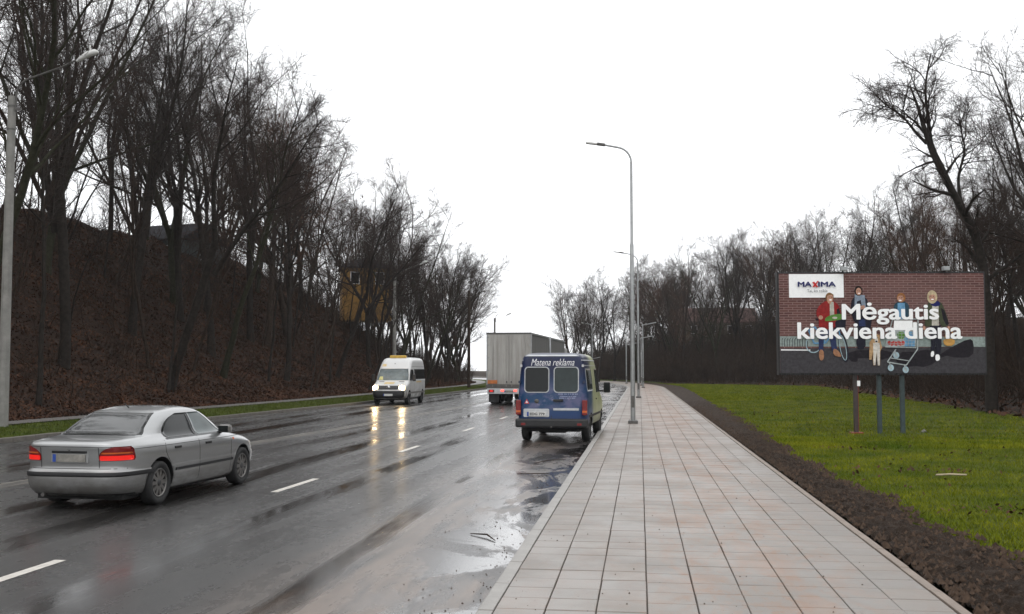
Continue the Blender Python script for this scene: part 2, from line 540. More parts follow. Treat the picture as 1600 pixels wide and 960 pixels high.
def quads_at(P, size, flat=.5, asp=.7, seed=1, bow=.0):
    """random leaf-like quads at points"""
    r = np.random.default_rng(seed); n = len(P)
    a = r.uniform(0, 2 * math.pi, n); tx = r.normal(0, flat, n); ty = r.normal(0, flat, n)
    u = np.stack([np.cos(a), np.sin(a), tx], 1); v = np.stack([-np.sin(a), np.cos(a), ty], 1)
    s = size * r.uniform(.6, 1.4, n)[:, None] if np.isscalar(size) else size[:, None] * r.uniform(.6, 1.4, n)[:, None]
    c = P
    V = np.stack([c - u * s, c - v * s * asp, c + u * s, c + v * s * asp], 1)
    F = np.arange(4 * n).reshape(n, 4)
    return V.reshape(-1, 3), F

def tetra_at(P, size, seed=2):
    r = np.random.default_rng(seed); n = len(P)
    base = np.array([[1, 0, -.4], [-.5, .87, -.4], [-.5, -.87, -.4], [0, 0, .75], [.1, .1, .2]])[:4]
    a = r.uniform(0, 6.28, n)
    c, s_ = np.cos(a), np.sin(a)
    B = base[None] * r.uniform(.6, 1.3, (n, 4, 1))
    X = B[..., 0] * c[:, None] - B[..., 1] * s_[:, None]; Y = B[..., 0] * s_[:, None] + B[..., 1] * c[:, None]
    sc = size if np.isscalar(size) else size
    V = P[:, None] + np.stack([X, Y, B[..., 2]], -1) * (np.asarray(sc).reshape(-1, 1, 1) if not np.isscalar(sc) else sc)
    f = np.array([[0, 1, 3], [1, 2, 3], [2, 0, 3]])
    F = (np.arange(n) * 4)[:, None, None] + f[None]
    return V.reshape(-1, 3), F.reshape(-1, 3)

# clods
n = 9000
yy = 7 + 45 * rng.random(n) ** 2.0
xx = x_walk_r(yy) + .04 + rng.random(n) * (soil_w(yy) + .05)
P = np.stack([xx, yy, .11 + rng.normal(0, .015, n)], 1)
scatter_mesh('soil_clods', P, lambda p: tetra_at(p, np.random.default_rng(3).uniform(.012, .05, len(p))), M['soil_clod'], label='dark crumbly soil clods along the pavement edge')

def blades(name, P, h, wd, m, seed, label):
    r = np.random.default_rng(seed); n = len(P)
    a = r.uniform(0, math.pi, n)
    hh = h * r.uniform(.5, 1.3, n)
    lean = r.normal(0, .55, (n, 2)) * hh[:, None]
    u = np.stack([np.cos(a), np.sin(a), np.zeros(n)], 1) * (wd * r.uniform(.6, 1.3, n) / 2)[:, None]
    tip = P + np.concatenate([lean, hh[:, None]], 1)
    V = np.stack([P - u, P + u, tip], 1).reshape(-1, 3)
    o = obj(name, np_mesh(name, V, np.arange(3 * n).reshape(n, 3), m))
    return tag(o, label, kind='stuff')

def meadow_pts(n, y0, y1, p, x1):
    y = y0 + (y1 - y0) * rng.random(n) ** p
    xs = x_walk_r(y) + soil_w(y) - .10 + rng.random(n) ** 1.2 * (x1 - 3)
    k = wood_d(xs, y) < .6
    # thin out over the worn spots
    wn = lump(xs * 2.3, y * 1.1) + .6 * lump(xs * 5 + 3, y * 3.3)
    k &= (rng.random(n) > .55 * sstep(.45, 1.1, wn))
    xs, y = xs[k], y[k]
    return np.stack([xs, y, h_right(xs, y) - .055], 1)
P1 = meadow_pts(190000, 9, 30, 1.5, 14)
P2 = meadow_pts(120000, 26, 75, 1.4, 24)
P3 = meadow_pts(50000, 65, 135, 1.2, 24)
blades('meadow_grass', P1, .055, .012, M['blade'], 1, 'short green meadow grass beside the soil strip')
blades('meadow_grass', P2, .075, .024, M['blade'], 2, 'green meadow grass around the billboard posts')
blades('meadow_grass', P3, .10, .06, M['blade'], 3, 'far green meadow grass below the wood')

n = 42000
y = 14 + 95 * rng.random(n) ** 1.3
xs = x_kerb_l(y) - .18 - rng.random(n) * 3.0
blades('verge_grass', np.stack([xs, y, h_left(xs, y) - .01], 1), .085, .03, M['blade_verge'], 4, 'green grass on the verge along the left kerb')

# fallen leaves on the meadow
n = 3200
y = 9.5 + 50 * rng.random(n) ** 1.5
xs = x_walk_r(y) + soil_w(y) + rng.random(n) * 14
k = (lump(xs * 1.3, y * .9) + rng.normal(0, .45, n)) > .35
P = np.stack([xs, y, h_right(xs, y) + .012], 1)[k]
for (cx, cy, sx_, sy_, m_) in [(5.05, 19.9, .55, .35, 70), (4.78, 14.28, .5, .3, 45), (6.27, 45.4, .9, .5, 70), (4.97, 25.34, .4, .3, 40)]:
    q = np.stack([rng.normal(cx, sx_, m_), rng.normal(cy, sy_, m_), np.zeros(m_)], 1); q[:, 2] = h_right(q[:, 0], q[:, 1]) + .02
    P = np.concatenate([P, q])
scatter_mesh('fallen_leaves', P, lambda p: quads_at(p, .030, .5, .7, 11), M['litter_leaf'], label='brown fallen leaves lying on the meadow grass')
# leaf litter on the hillside
n = 250000
y = 12 + 120 * rng.random(n) ** 1.2
d = 4.4 + 22 * rng.random(n) ** 1.35
xs = x_kerb_l(y) - d
P = np.stack([xs, y, h_left(xs, y) + .03 + .02 * rng.random(n)], 1)
sz = .020 + .0007 * y
scatter_mesh('hillside_leaves', P, lambda p: quads_at(p, sz, .55, .7, 12), M['litter_leaf'], label='brown leaf litter covering the steep hillside')
n = 40000
y = 20 + 140 * rng.random(n); xs = x_walk_r(y) + 3 + 45 * rng.random(n)
k = (wood_d(xs, y) > -.8)
xs, y = xs[k], y[k]
P = np.stack([xs, y, h_right(xs, y) + .10], 1)
scatter_mesh('wood_leaves', P, lambda p: quads_at(p, .11, .55, .7, 13), M['litter_leaf'], label='brown leaf litter under the right wood')

# ---------------------------------------------------------------- kerbs and pavement
walk = sheet('pavement', lambda y: KERB_R + .06 + bend(y), lambda y: x_walk_r(y) - .03, ysr, 4, lambda x, y: .078 + 0 * x, M['joint'])
tag(walk, kind='structure')
TW, TJ, TX0 = .3944, .011, -1.14
def tile_mesh(name, wd, ln, h, bev, m):
    mb = MB(); x, y = wd / 2, ln / 2; b = bev
    V = [(-x, -y, -h), (x, -y, -h), (x, y, -h), (-x, y, -h), (-x, -y, -b), (x, -y, -b), (x, y, -b), (-x, y, -b), (-x + b, -y + b, 0), (x - b, -y + b, 0), (x - b, y - b, 0), (-x + b, y - b, 0)]
    F = [(0, 1, 5, 4), (1, 2, 6, 5), (2, 3, 7, 6), (3, 0, 4, 7), (4, 5, 9, 8), (5, 6, 10, 9), (6, 7, 11, 10), (7, 4, 8, 11), (8, 9, 10, 11)]
    return mb.add(V, F).mesh(name, m), V, F
tme, tV, tF = tile_mesh('tile', TW - .008, .4 - .014, .03, .005, M['paver'])
ROW0, NEAR = 7.4, 33
for r in range(NEAR):
    for c in range(9):
        o = obj('tile', tme, walk, (TX0 + TW * (c + .5) + rnd.gauss(0, .0008), ROW0 + .4 * r + (.0 if c > 2 else .07) + rnd.gauss(0, .001), .1 + rnd.gauss(0, .0012)))
        o.rotation_euler = (rnd.gauss(0, .0022), rnd.gauss(0, .0022), rnd.gauss(0, .001))
rest_rows = list(range(-14, 0)) + list(range(NEAR, 390))
tVa = np.array(tV); VV, FF = [], []; tFa = np.array(tF)
cnt = 0
for r in rest_rows:
    yc = ROW0 + .4 * r
    bx = float(bend(yc)); ang = math.atan2(float(bend(yc + .2) - bend(yc - .2)), .4)
    for c in range(9):
        v = tVa.copy(); lx = TX0 + TW * (c + .5)
        yo = (.0 if c > 2 else .07)
        ca, sa = math.cos(-ang), math.sin(-ang)
        v[:, 2] += .1 + rnd.gauss(0, .0012)
        X = v[:, 0] + lx; Y = v[:, 1] + yo
        VV.append(np.stack([X * ca - Y * sa + bx, X * sa + Y * ca + yc, v[:, 2]], 1)); FF.append(tFa + cnt * 12); cnt += 1
tr = obj('tile_field', np_mesh('tile_field', np.concatenate(VV), np.concatenate(FF), M['paver']), walk)
tag(tr, kind='stuff')

def stone_mesh(name, wd, ln, z0, z1, m, bev=.012):
    return MB().box(-wd / 2, wd / 2, -ln / 2, ln / 2, z0, z1, bev).mesh(name, m)
kme = stone_mesh('kerb_stone', .126, .992, -.15, .106, M['kerb'])
ls = stone_mesh('kerb_stone', .15, .992, -.15, .13, M['kerb_old'], .02)
edm = stone_mesh('edging_stone', .085, .992, -.1, .103, M['edging'], .008)
def stone_row(me, xf, y0, n, name, parent):
    for i in range(n):
        y = y0 + i
        o = obj(name, me, parent, (float(xf(y)) + rnd.gauss(0, .002), y, rnd.gauss(0, .002)))
        o.rotation_euler = (0, 0, -math.atan2(float(xf(y + .5) - xf(y - .5)), 1.0))
def stone_rest(name, me, xf, y0, y1, parent, m):
    src = np.empty(len(me.vertices) * 3, np.float32); me.vertices.foreach_get('co', src); src = src.reshape(-1, 3)
    polys = [list(p.vertices) for p in me.polygons]
    mb = MB()
    for y in np.arange(y0, y1, 1.0):
        a = -math.atan2(float(xf(y + .5) - xf(y - .5)), 1.0); c, s = math.cos(a), math.sin(a)
        mb.add(np.stack([src[:, 0] * c - src[:, 1] * s + float(xf(y)), src[:, 0] * s + src[:, 1] * c + y, src[:, 2]], 1), polys)
    o = mb.build(name, m, parent); tag(o, kind='stuff')
xr = lambda y: KERB_R + .063 + bend(y)
xe = lambda y: x_walk_r(y) - .045
xl = lambda y: x_kerb_l(y) - .075
stone_row(kme, xr, 6.5, 45, 'kerb_stone', walk)
stone_rest('kerb_run', kme, xr, 51.5, 200, walk, M['kerb'])
stone_row(edm, xe, 6.7, 30, 'edging_stone', walk)
stone_rest('edging_run', edm, xe, 36.7, 170, walk, M['edging'])
stone_row(ls, xl, 24.5, 40, 'kerb_stone', verge)
stone_rest('kerb_run', ls, xl, 64.5, 230, verge, M['kerb_old'])
stone_rest('kerb_run', ls, xl, -10.5, 24, verge, M['kerb_old'])

# ---------------------------------------------------------------- painted markings
def dash(y0, ln, wd=.13):
    mb = MB(); n = 6; V = []; F = []
    for i in range(n + 1):
        y = y0 + ln * i / n; x = float(x_dash(y))
        V += [(x - wd / 2, y, .004), (x + wd / 2, y, .004)]
    for i in range(n): F.append((2 * i, 2 * i + 1, 2 * i + 3, 2 * i + 2))
    return mb.add(V, F)
k = 0
for y0 in [8.0, 15.95, 23.95, 32.2, 40.3, 48.3, 56.3, 64.3, 72.3, 80.3, 88.3]:
    o = dash(y0, 2.05).build('lane_dash', M['white_line'], road)
sl = sheet('centre_line', lambda y: x_solid(y) - .07, lambda y: x_solid(y) + .07, np.arange(-10, 160, 1.0), 2, lambda x, y: .004 + 0 * x, M['line_worn'])
sl.parent = road
sl2 = sheet('centre_line', lambda y: x_solid(y) - .33, lambda y: x_solid(y) - .21, np.arange(-10, 160, 1.0), 2, lambda x, y: .004 + 0 * x, M['line_worn'])
sl2.parent = road

M['p_stick'] = mat('peeled_wood', (.36, .30, .20), .7, .2, 6)
# sticks and crumbs of dirt in the gutter and on the pavement
def stick(pts, r, label):
    o = MB().tube(pts, r, 6).build('stick', M['bark_brown'])
    tag(o, label, 'stick')
stick([(-2.02, 12.2, .012), (-1.80, 12.05, .03), (-1.66, 11.75, .012)], [.006, .011, .005], 'thin bent twig lying in the puddle by the kerb')
stick([(-2.2, 21.4, .012), (-1.95, 21.9, .03), (-1.62, 22.4, .015)], [.008, .014, .006], 'dark stick in the gutter behind the blue van')
stick([(-2.3, 19.2, .012), (-1.9, 19.1, .03), (-1.7, 19.3, .015)], [.008, .012, .006], 'short stick on the wet tarmac nearest below the blue van')
o = MB().tube([(5.10, 18.75, .13), (5.35, 18.80, .14), (5.63, 18.83, .13)], .018, 6).build('stick', M['line_worn'] if False else M['p_stick'])
tag(o, 'pale peeled stick lying on the meadow grass', 'stick')
bm = bmesh.new(); bmesh.ops.create_icosphere(bm, subdivisions=2, radius=.07)
for v in bm.verts: v.co *= 1 + .25 * math.sin(v.co.x * 60 + v.co.z * 40); v.co.z *= .7
o = MB().bm(bm).build('stone', M['concrete'], None, (8.41, 32.04, .12)); tag(o, 'small pale stone in the grass right of the billboard posts', 'stone')
n = 380
y = 7.6 + 16 * rng.random(n) ** 1.5
xs = np.where(rng.random(n) < .7, -1.35 - rng.exponential(.35, n), -1.3 + rng.random(n) * 3.4)
P = np.stack([xs, y, np.where(xs < KERB_R, .004, .104)], 1)
scatter_mesh('gutter_grit', P, lambda p: tetra_at(p, np.random.default_rng(9).uniform(.003, .013, len(p)), 5), M['soil_clod'], label='crumbs of dirt scattered by the right kerb')
# ---------------------------------------------------------------- bare trees
def norm(a):
    return a / (np.linalg.norm(a, axis=-1, keepdims=True) + 1e-9)

def grow(S, D, Ln, R0, n, wob, up, r, tip=.35, droop=0.0):
    m = len(S)
    P = np.empty((m, n + 1, 3)); P[:, 0] = S; d = norm(D)
    for i in range(n):
        d = d + r.normal(0, wob, (m, 3))
        d[:, 2] += up - droop * (i / n)
        d = norm(d)
        P[:, i + 1] = P[:, i] + d * (Ln / n)[:, None]
    t = np.linspace(0, 1, n + 1)
    Rr = R0[:, None] * (1 - (1 - tip) * t[None])
    return P, Rr

def spawn(P, Rr, Ln, c, t0, t1, ang, lf, rf, r, tpow=1.0, longbase=.5):
    m, n1, _ = P.shape; n = n1 - 1
    t = t0 + (t1 - t0) * (np.arange(c)[None] + r.uniform(0, 1, (m, c))) / c
    t = t ** tpow
    f = np.clip(t * n, 0, n - 1e-4); i = f.astype(int); fr = (f - i)[..., None]
    a = np.take_along_axis(P, i[..., None].repeat(3, -1), 1); b = np.take_along_axis(P, (i + 1)[..., None].repeat(3, -1), 1)
    S = a + (b - a) * fr; T = norm(b - a)
    rr = np.take_along_axis(Rr, i, 1)
    q = norm(np.cross(T, r.normal(0, 1, T.shape)))
    al = r.normal(ang, ang * .22, t.shape)[..., None]
    D = T * np.cos(al) + q * np.sin(al)
    L = Ln[:, None] * lf * (1 - longbase * t) * r.uniform(.65, 1.25, t.shape)
    R0 = np.minimum(rr * rf, rr * .9) * r.uniform(.75, 1.1, t.shape)
    return S.reshape(-1, 3), D.reshape(-1, 3), L.ravel(), R0.ravel()

def tubes(P, Rr, s):
    m, n, _ = P.shape
    T = norm(np.gradient(P, axis=1))
    ref = np.where(np.abs(T[:, :1, 2:3]) < .85, np.array([0, 0, 1.0]), np.array([1.0, 0, 0]))
    u = norm(np.cross(T, np.broadcast_to(ref, T.shape))); v = np.cross(T, u)
    a = 2 * math.pi * np.arange(s) / s
    V = P[:, :, None] + Rr[:, :, None, None] * (np.cos(a)[None, None, :, None] * u[:, :, None] + np.sin(a)[None, None, :, None] * v[:, :, None])
    i = np.arange(m * n * s).reshape(m, n, s)
    j = np.roll(i, -1, 2)
    F = np.stack([i[:, :-1], j[:, :-1], j[:, 1:], i[:, 1:]], -1).reshape(-1, 4)
    return V.reshape(-1, 3), F

def joinVF(L):
    V, F, o = [], [], 0
    for v, f in L:
        V.append(v); F.append(f + o); o += len(v)
    return np.concatenate(V), np.concatenate(F)

def tree_proto(seed, H=18.0, r0=.26, leaders=1, fork=.3, limbs=12, first=.3, ang=.75, limb_len=.36, lean=(0, 0), path=None, up=.05, dens=1.0, wob=.05, barkm='bark', twigm='twig', twig_r=.0075, droop=0.0, leaf=0, fan=.28):
    r = np.random.default_rng(seed); r0 *= .86
    TR, CR = [], []
    if path is not None:
        PP, RR = [], []
        for pth in path:
            q = np.asarray(pth, float); k = np.concatenate([[0], np.cumsum(np.linalg.norm(np.diff(q[:, :3], axis=0), axis=1))])
            tt = np.linspace(0, k[-1], 16)
            PP.append(np.stack([np.interp(tt, k, q[:, c]) for c in range(3)], 1)); RR.append(np.interp(tt, k, q[:, 3]))
        Pp, Rp = np.array(PP), np.array(RR)
        Pp[:, 1:-1] = (Pp[:, :-2] + 2 * Pp[:, 1:-1] + Pp[:, 2:]) / 4
        L0 = np.full(len(PP), 9.0)
        TR.append(tubes(Pp, Rp, 10)); stems = [(Pp, Rp, L0)]
    elif leaders == 1:
        P, Rr = grow(np.zeros((1, 3)), np.array([[lean[0], lean[1], 1.0]]), np.array([H * .95]), np.array([r0]), 14, wob, .03, r, .12)
        P[:, 0, 2] -= .5; Rr[:, 0] *= 1.35
        TR.append(tubes(P, Rr, 9)); stems = [(P, Rr, np.array([H * .95]))]
    else:
        P, Rr = grow(np.zeros((1, 3)), np.array([[lean[0], lean[1], 1.0]]), np.array([H * fork]), np.array([r0]), 6, wob * .7, .02, r, .8)
        P[:, 0, 2] -= .5; Rr[:, 0] *= 1.3
        TR.append(tubes(P, Rr, 10))
        a = r.uniform(0, 6.28) + np.arange(leaders) * 6.28 / leaders + r.normal(0, .3, leaders)
        D = np.stack([np.cos(a) * fan, np.sin(a) * fan, np.ones(leaders)], 1) + np.array([[lean[0], lean[1], 0]])
        S = P[0, -1][None].repeat(leaders, 0) - np.array([[0, 0, 1]]) * r.uniform(0, H * fork * .35, leaders)[:, None]
        Ls = H * (1 - fork) * r.uniform(.85, 1.08, leaders)
        P2, R2 = grow(S, D, Ls, np.full(leaders, r0 * .68), 11, wob * 1.2, .03, r, .14)
        TR.append(tubes(P2, R2, 8)); stems = [(P2, R2, Ls)]
    for P, Rr, Ls in stems:
        nl = max(4, int(limbs / len(P)))
        S, D, L, R0 = spawn(P, Rr, Ls, nl, first if (len(P) == 1 or path is not None) else .12, .97, ang, limb_len * 1.15, .55, r, 1.0, .5)
        P1, R1 = grow(S, D, L, np.maximum(R0, .03), 7, wob * 1.7, up, r, .25, droop * .4)
        TR.append(tubes(P1, R1, 6))
        # the leader's own tip carries branches as well
        c2 = max(4, int(8 * dens))
        S, D, L, R0 = spawn(P1, R1, L, c2, .12, 1.0, .70, .56, .50, r, 1.0, .45)
        P2, R2 = grow(S, D, L, np.clip(R0, .013, .05), 5, .10, up * 1.0, r, .35, droop * .7)
        CR.append(tubes(P2, R2, 4))
        c3 = max(4, int(7 * dens))
        S, D, L3, R0 = spawn(P2, R2, L, c3, .08, 1.0, .66, .58, .55, r, 1.0, .35)
        P3, R3 = grow(S, D, np.maximum(L3, .35), np.clip(R0, twig_r, .02), 4, .13, up * .8, r, .5, droop)
        CR.append(tubes(P3, R3, 3))
        c4 = max(3, int(5 * dens))
        S, D, L4, R0 = spawn(P3, R3, np.maximum(L3, .35), c4, .08, 1.0, .68, .66, .7, r, 1.0, .3)
        P4, R4 = grow(S, D, np.clip(L4, .3, 1.5), np.clip(R0, twig_r * .65, twig_r), 2, .16, up * .6, r, .6, droop * 1.4)
        CR.append(tubes(P4, R4, 3))
        if leaf:
            q = P4[:, -1][r.random(len(P4)) < leaf]
            q = q + r.normal(0, .06, q.shape)
            lv, lf = quads_at(q, .075, .9, .6, seed + 5)
            leafs = (lv, lf)
    tv, tf = joinVF(TR); cv, cf = joinVF(CR)
    mats = [M[twigm]]; mi = np.zeros(len(cf), int)
    if leaf:
        mats.append(M['dryleaf']); (cv, cf) = joinVF([(cv, cf), leafs]); mi = np.concatenate([mi, np.ones(len(leafs[1]), int)])
    return (np_mesh('trunk', tv, tf, M[barkm], True), np_mesh('crown', cv, cf, mats, False, mi))

PROTO = {
    'tall1': tree_proto(1, 19, .24, 1, limbs=15, first=.34, ang=.72, limb_len=.30, wob=.05),
    'tall2': tree_proto(2, 20, .26, 3, .40, limbs=18, ang=.62, limb_len=.42, fan=.22, twigm='twig_grey'),
    'fan1': tree_proto(3, 19, .25, 4, .22, limbs=24, ang=.66, limb_len=.38, fan=.36, barkm='bark_green'),
    'fan2': tree_proto(4, 18, .23, 5, .16, limbs=25, ang=.6, limb_len=.36, fan=.42, twigm='twig_rust', barkm='bark_brown'),
    'broad': tree_proto(5, 18, .27, 3, .3, limbs=18, ang=.85, limb_len=.52, fan=.4, up=.07, twigm='twig'),
    'oak': tree_proto(6, 18, .33, 1, limbs=17, first=.28, ang=.95, limb_len=.40, up=.06, wob=.06, dens=1.15, twigm='twig_rust', barkm='bark_brown', leaf=.16),
    'lean1': tree_proto(7, 18, .24, 2, .42, limbs=16, ang=.7, limb_len=.42, lean=(.34, -.05), fan=.25),
    'lean2': tree_proto(8, 17, .22, 1, limbs=14, first=.36, ang=.7, limb_len=.34, lean=(.45, -.1), wob=.07, barkm='bark_green'),
    'slim1': tree_proto(9, 13, .10, 1, limbs=10, first=.4, ang=.6, limb_len=.22, dens=.75, wob=.07, twigm='twig_grey'),
    'slim2': tree_proto(10, 12, .09, 2, .35, limbs=10, ang=.5, limb_len=.30, lean=(.2, 0), dens=.75, fan=.2, barkm='bark_brown'),
    'slim3': tree_proto(11, 10, .075, 1, limbs=8, first=.45, ang=.6, limb_len=.22, lean=(.35, .1), dens=.7, wob=.09),
}
def plant(kind, x, y, z, s, rz, label, group, tilt=(0, 0), name='bare_tree', sz=1.0):
    e = empty(name, (float(x), float(y), float(z)), rz, label, 'tree', group)
    e.scale = (s, s, s * sz)
    e.rotation_euler = (tilt[0], tilt[1], rz)
    t, c = PROTO[kind]
    obj('trunk', t, e); obj('crown', c, e)
    return e

# --- the left hillside
BIG = ['tall1', 'tall2', 'fan1', 'fan2', 'broad', 'tall2', 'fan1']
def left_label(y, d, kind, x):
    size = {'t': 'tall', 'f': 'many-stemmed', 'b': 'broad-crowned', 'o': 'rust-brown', 'l': 'leaning', 's': 'slender'}[kind[0]]
    if d < 8: row = 'at the foot of the left slope'
    elif d < 16: row = 'halfway up the left slope'
    else: row = 'on top of the left hill'
    if y < 38: zone = 'above the car'
    elif y < 62: zone = 'left of the house'
    elif y < 92: zone = 'near the house'
    else: zone = 'beyond the minibus'
    return f'{size} bare tree {row}, {zone}'
def left_tree(kind, y, d, s, rz=None, lean=0.0, sz=1.0):
    x = float(x_kerb_l(y)) - d
    rz = rnd.uniform(0, 6.28) if rz is None else rz
    lb = left_label(y, d, kind, x)
    plant(kind, x, y, h_left(x, y) - .1, s * (float(ip(y, [(0, 1.16), (42, 1.16), (60, 1.0), (200, .98)])) if kind[0] != 's' else 1.1), rz, lb, 'bare trees on the left hillside', (rnd.gauss(0, .03), lean + rnd.gauss(0, .03)), sz=sz)
# (kind, y, distance from the kerb, scale, rz, lean towards the road)
for a in [('lean2', 34, 7.2, 1.0, .1, .05), ('lean1', 30, 13, 1.0, .3, .0), ('fan1', 37, 15, 1.02, 0, .12), ('fan2', 31, 18, 1.0, 1.0, .05), ('tall1', 27, 9.5, .95, 2.0, .1),
          ('tall2', 44, 10, 1.0, .5, .12), ('lean1', 49, 7.6, .96, -.1, .02), ('fan1', 53, 17, 1.05, 2.2, .08), 
          ('lean2', 58, 9, 1.05, .25, .0), ('tall2', 63, 14, 1.02, 3.0, .1), ('oak', 74, 12.5, 1.0, .7, .04), ('oak', 81, 13.5, 1.06, 2.9, .03), ('fan2', 69, 20, 1.05, 5, .05), ('fan2', 86, 15, 1.0, 5, .08),
          ('tall1', 66, 8, .95, 1.0, .12), ('lean1', 78, 8.5, .93, .2, .04), ('broad', 93, 10, .98, 3.3, .08), ('fan1', 99, 8.5, .92, 1.5, .1), ('fan2', 104, 12, 1.0, .2, .08),
          ('tall2', 109, 7.5, .9, 2.4, .12), ('broad', 114, 6.5, .88, .6, .14), ('lean1', 118, 8.5, .95, .0, .02), ('fan1', 122, 5.8, .84, 4.1, .12), ('fan2', 128, 6.2, .82, 5.2, .12), ('broad', 133, 7.0, .8, 2.0, .1),
          ('tall2', 121, 14, .95, 1.0, .05), ('fan1', 112, 17, .95, 2.0, .05), ('lean2', 101, 6.4, .85, .3, .0), ('lean2', 126, 9.5, .9, .2, .05)]:
    left_tree(*a)
for y in np.arange(22, 112, 8.5):                          # the crest
    left_tree(rnd.choice(BIG), y + rnd.uniform(-2.5, 2.5), rnd.uniform(21, 31), rnd.uniform(.85, 1.02), None, .02)
for y in np.arange(22, 70, 3.2):                           # thin wood behind the crest
    left_tree(rnd.choice(['slim1', 'slim2', 'tall1', 'slim1', 'tall2']), y + rnd.uniform(-1.5, 1.5), rnd.uniform(24, 42), rnd.uniform(.85, 1.05), None, 0)
for y in np.arange(66, 112, 9):
    left_tree(rnd.choice(['tall1', 'tall2', 'fan2']), y + rnd.uniform(-3, 3), rnd.uniform(34, 46), rnd.uniform(.8, .95), None, 0)
for y in np.arange(20, 150, 1.5):                          # thin stems on the slope
    left_tree(rnd.choice(['slim1', 'slim2', 'slim3']), y + rnd.uniform(-1.5, 1.5), rnd.uniform(5.6, 20), rnd.uniform(.7, 1.2), rnd.gauss(0, .8), .1)

for a in [('fan2', 140, 9, .85), ('tall2', 146, 14, .9), ('fan1', 152, 8, .85), ('broad', 138, 16, .9), ('tall2', 158, 12, .9), ('fan1', 165, 18, .9), ('fan2', 150, 24, .9), ('tall1', 142, 28, .95), ('broad', 134, 24, .95), ('tall2', 172, 10, .9), ('fan2', 160, 32, .9), ('fan1', 128, 20, .95), ('tall1', 106, 22, .95), ('tall2', 97, 18, 1.0), ('fan2', 92, 24, .95), ('tall2', 116, 26, .95), ('fan1', 88, 19, 1.0), ('tall1', 71, 16, 1.0), ('tall2', 55, 13, 1.0), ('tall2', 26, 15, 1.0)]:
    left_tree(*a, None, .05)

for a in [('tall2', 72, 13, 1.16), ('fan1', 66, 16, 1.2), ('tall1', 61, 11, 1.18), ('fan2', 57, 19, 1.2)]:
    left_tree(*a, None, .04)
for a in [('slim2', 98, 10.5, 1.1), ('slim1', 101, 12.2, 1.15), ('slim1', 104, 13, 1.1), ('slim3', 99, 13.5, 1.2), ('slim2', 70, 21, 1.1), ('slim1', 74, 23, 1.1)]:
    left_tree(*a, None, .05)
# --- the wood on the right
def right_tree(kind, x, y, s, rz=None, tilt=0.0, label=None, sz=1.0):
    rz = rnd.uniform(0, 6.28) if rz is None else rz
    size = {'t': 'tall', 'f': 'many-stemmed', 'b': 'broad-crowned', 'o': 'rust-brown', 'l': 'leaning', 's': 'slender'}[kind[0]]
    if y < 58: zone = 'in the dark wood right of the billboard'
    elif y < 95: zone = 'in the wood directly behind the billboard'
    elif x > 4: zone = 'beyond the meadow between lamp posts and billboard'
    else: zone = 'at the road bend right of the lorry'
    label = label or f'{size} bare tree {zone}'
    plant(kind, x, y, h_right(x, y) - .15, s * 1.02, rz, label, 'bare trees in the wood on the right', (rnd.gauss(0, .03), tilt + rnd.gauss(0, .03)), sz=sz)
for a in [  # at the bend
          ('fan1', -9, 158, .80), ('broad', -8.5, 152, .80), ('fan2', -11, 170, .85), ('tall2', -6, 150, .80), ('broad', -4, 163, .9), ('fan1', 0, 150, .82), ('tall1', -8, 172, .9), ('fan2', 3, 160, .82), ('tall2', -12.5, 180, .85),
          # between the lamps and the billboard
          ('tall2', 6, 146, .90), ('fan1', 10, 138, .92), ('broad', 13, 146, .96), ('tall1', 16, 134, .92), ('tall2', 20, 130, .98), ('fan2', 19, 142, .9), ('fan1', 24, 126, 1.02), ('tall2', 27, 133, 1.08), ('tall2', 31, 124, 1.1), ('tall1', 34, 132, 1.1), ('tall2', 29, 114, 1.0), ('fan1', 36, 120, 1.06), ('slim1', 14, 131, .9), ('slim2', 22, 121, 1.0), ('slim1', 8, 137, .9), ('slim2', 26, 112, 1.0), ('tall2', 38, 112, 1.1),
          # behind the billboard
          ('fan1', 21, 80, .70), ('fan2', 25, 86, .82), ('broad', 24, 76, .72), ('fan1', 28, 78, .80), ('tall2', 23, 92, .8), ('fan2', 20, 70, .66), ('broad', 26, 68, .72), ('tall1', 30, 84, .86), ('fan1', 33, 90, .95), ('fan2', 27, 96, .88), ('slim2', 19, 74, .8), ('slim1', 20.5, 64, .8), ('slim2', 19.5, 86, .8), ('fan1', 34, 72, .85), ('fan2', 30, 66, .75),
          # near, right of the billboard
          ('tall2', 21, 52, .92), ('fan1', 24, 56, .95), ('broad', 20.5, 46, .84), ('fan2', 22.5, 48, .92), ('tall1', 26, 50, .98), ('fan1', 27, 45, .98), ('lean2', 18.5, 50, .72), ('slim1', 17.6, 47, .95), ('slim2', 18.2, 52, .9), ('slim3', 17.2, 44, .9), ('slim2', 17.8, 57, .9), ('tall2', 30, 55, 1.05), ('slim1', 19, 42, 1.0), ('broad', 24, 41, .9), ('fan2', 29, 60, .95), ('slim3', 18.6, 60, .9)]:
    right_tree(*a)
for k in range(34):
    y = rnd.uniform(44, 190); x = rnd.uniform(-30, 48)
    for _ in range(200):
        if 3 < wood_d(x, y) < 30 and -.07 * y < x < y * .5: break
        y = rnd.uniform(44, 190); x = rnd.uniform(-30, 48)
    if y < 62: sc_ = .95
    elif y < 100: sc_ = .72
    else: sc_ = .8
    right_tree(rnd.choice(['tall1', 'tall2', 'fan1', 'fan2', 'broad', 'slim1', 'slim2', 'fan1', 'fan2']), x, y, sc_ * rnd.uniform(.85, 1.08))
for k in range(44):                                        # closing the view at the bend
    y = rnd.uniform(142, 215); x = max(float(bend(y)) + rnd.uniform(6, 40), -.068 * y + rnd.uniform(0, 6))
    right_tree(rnd.choice(['tall1', 'tall2', 'fan1', 'fan2', 'broad', 'broad', 'slim1', 'fan1']), x, y, rnd.uniform(.78, .95))
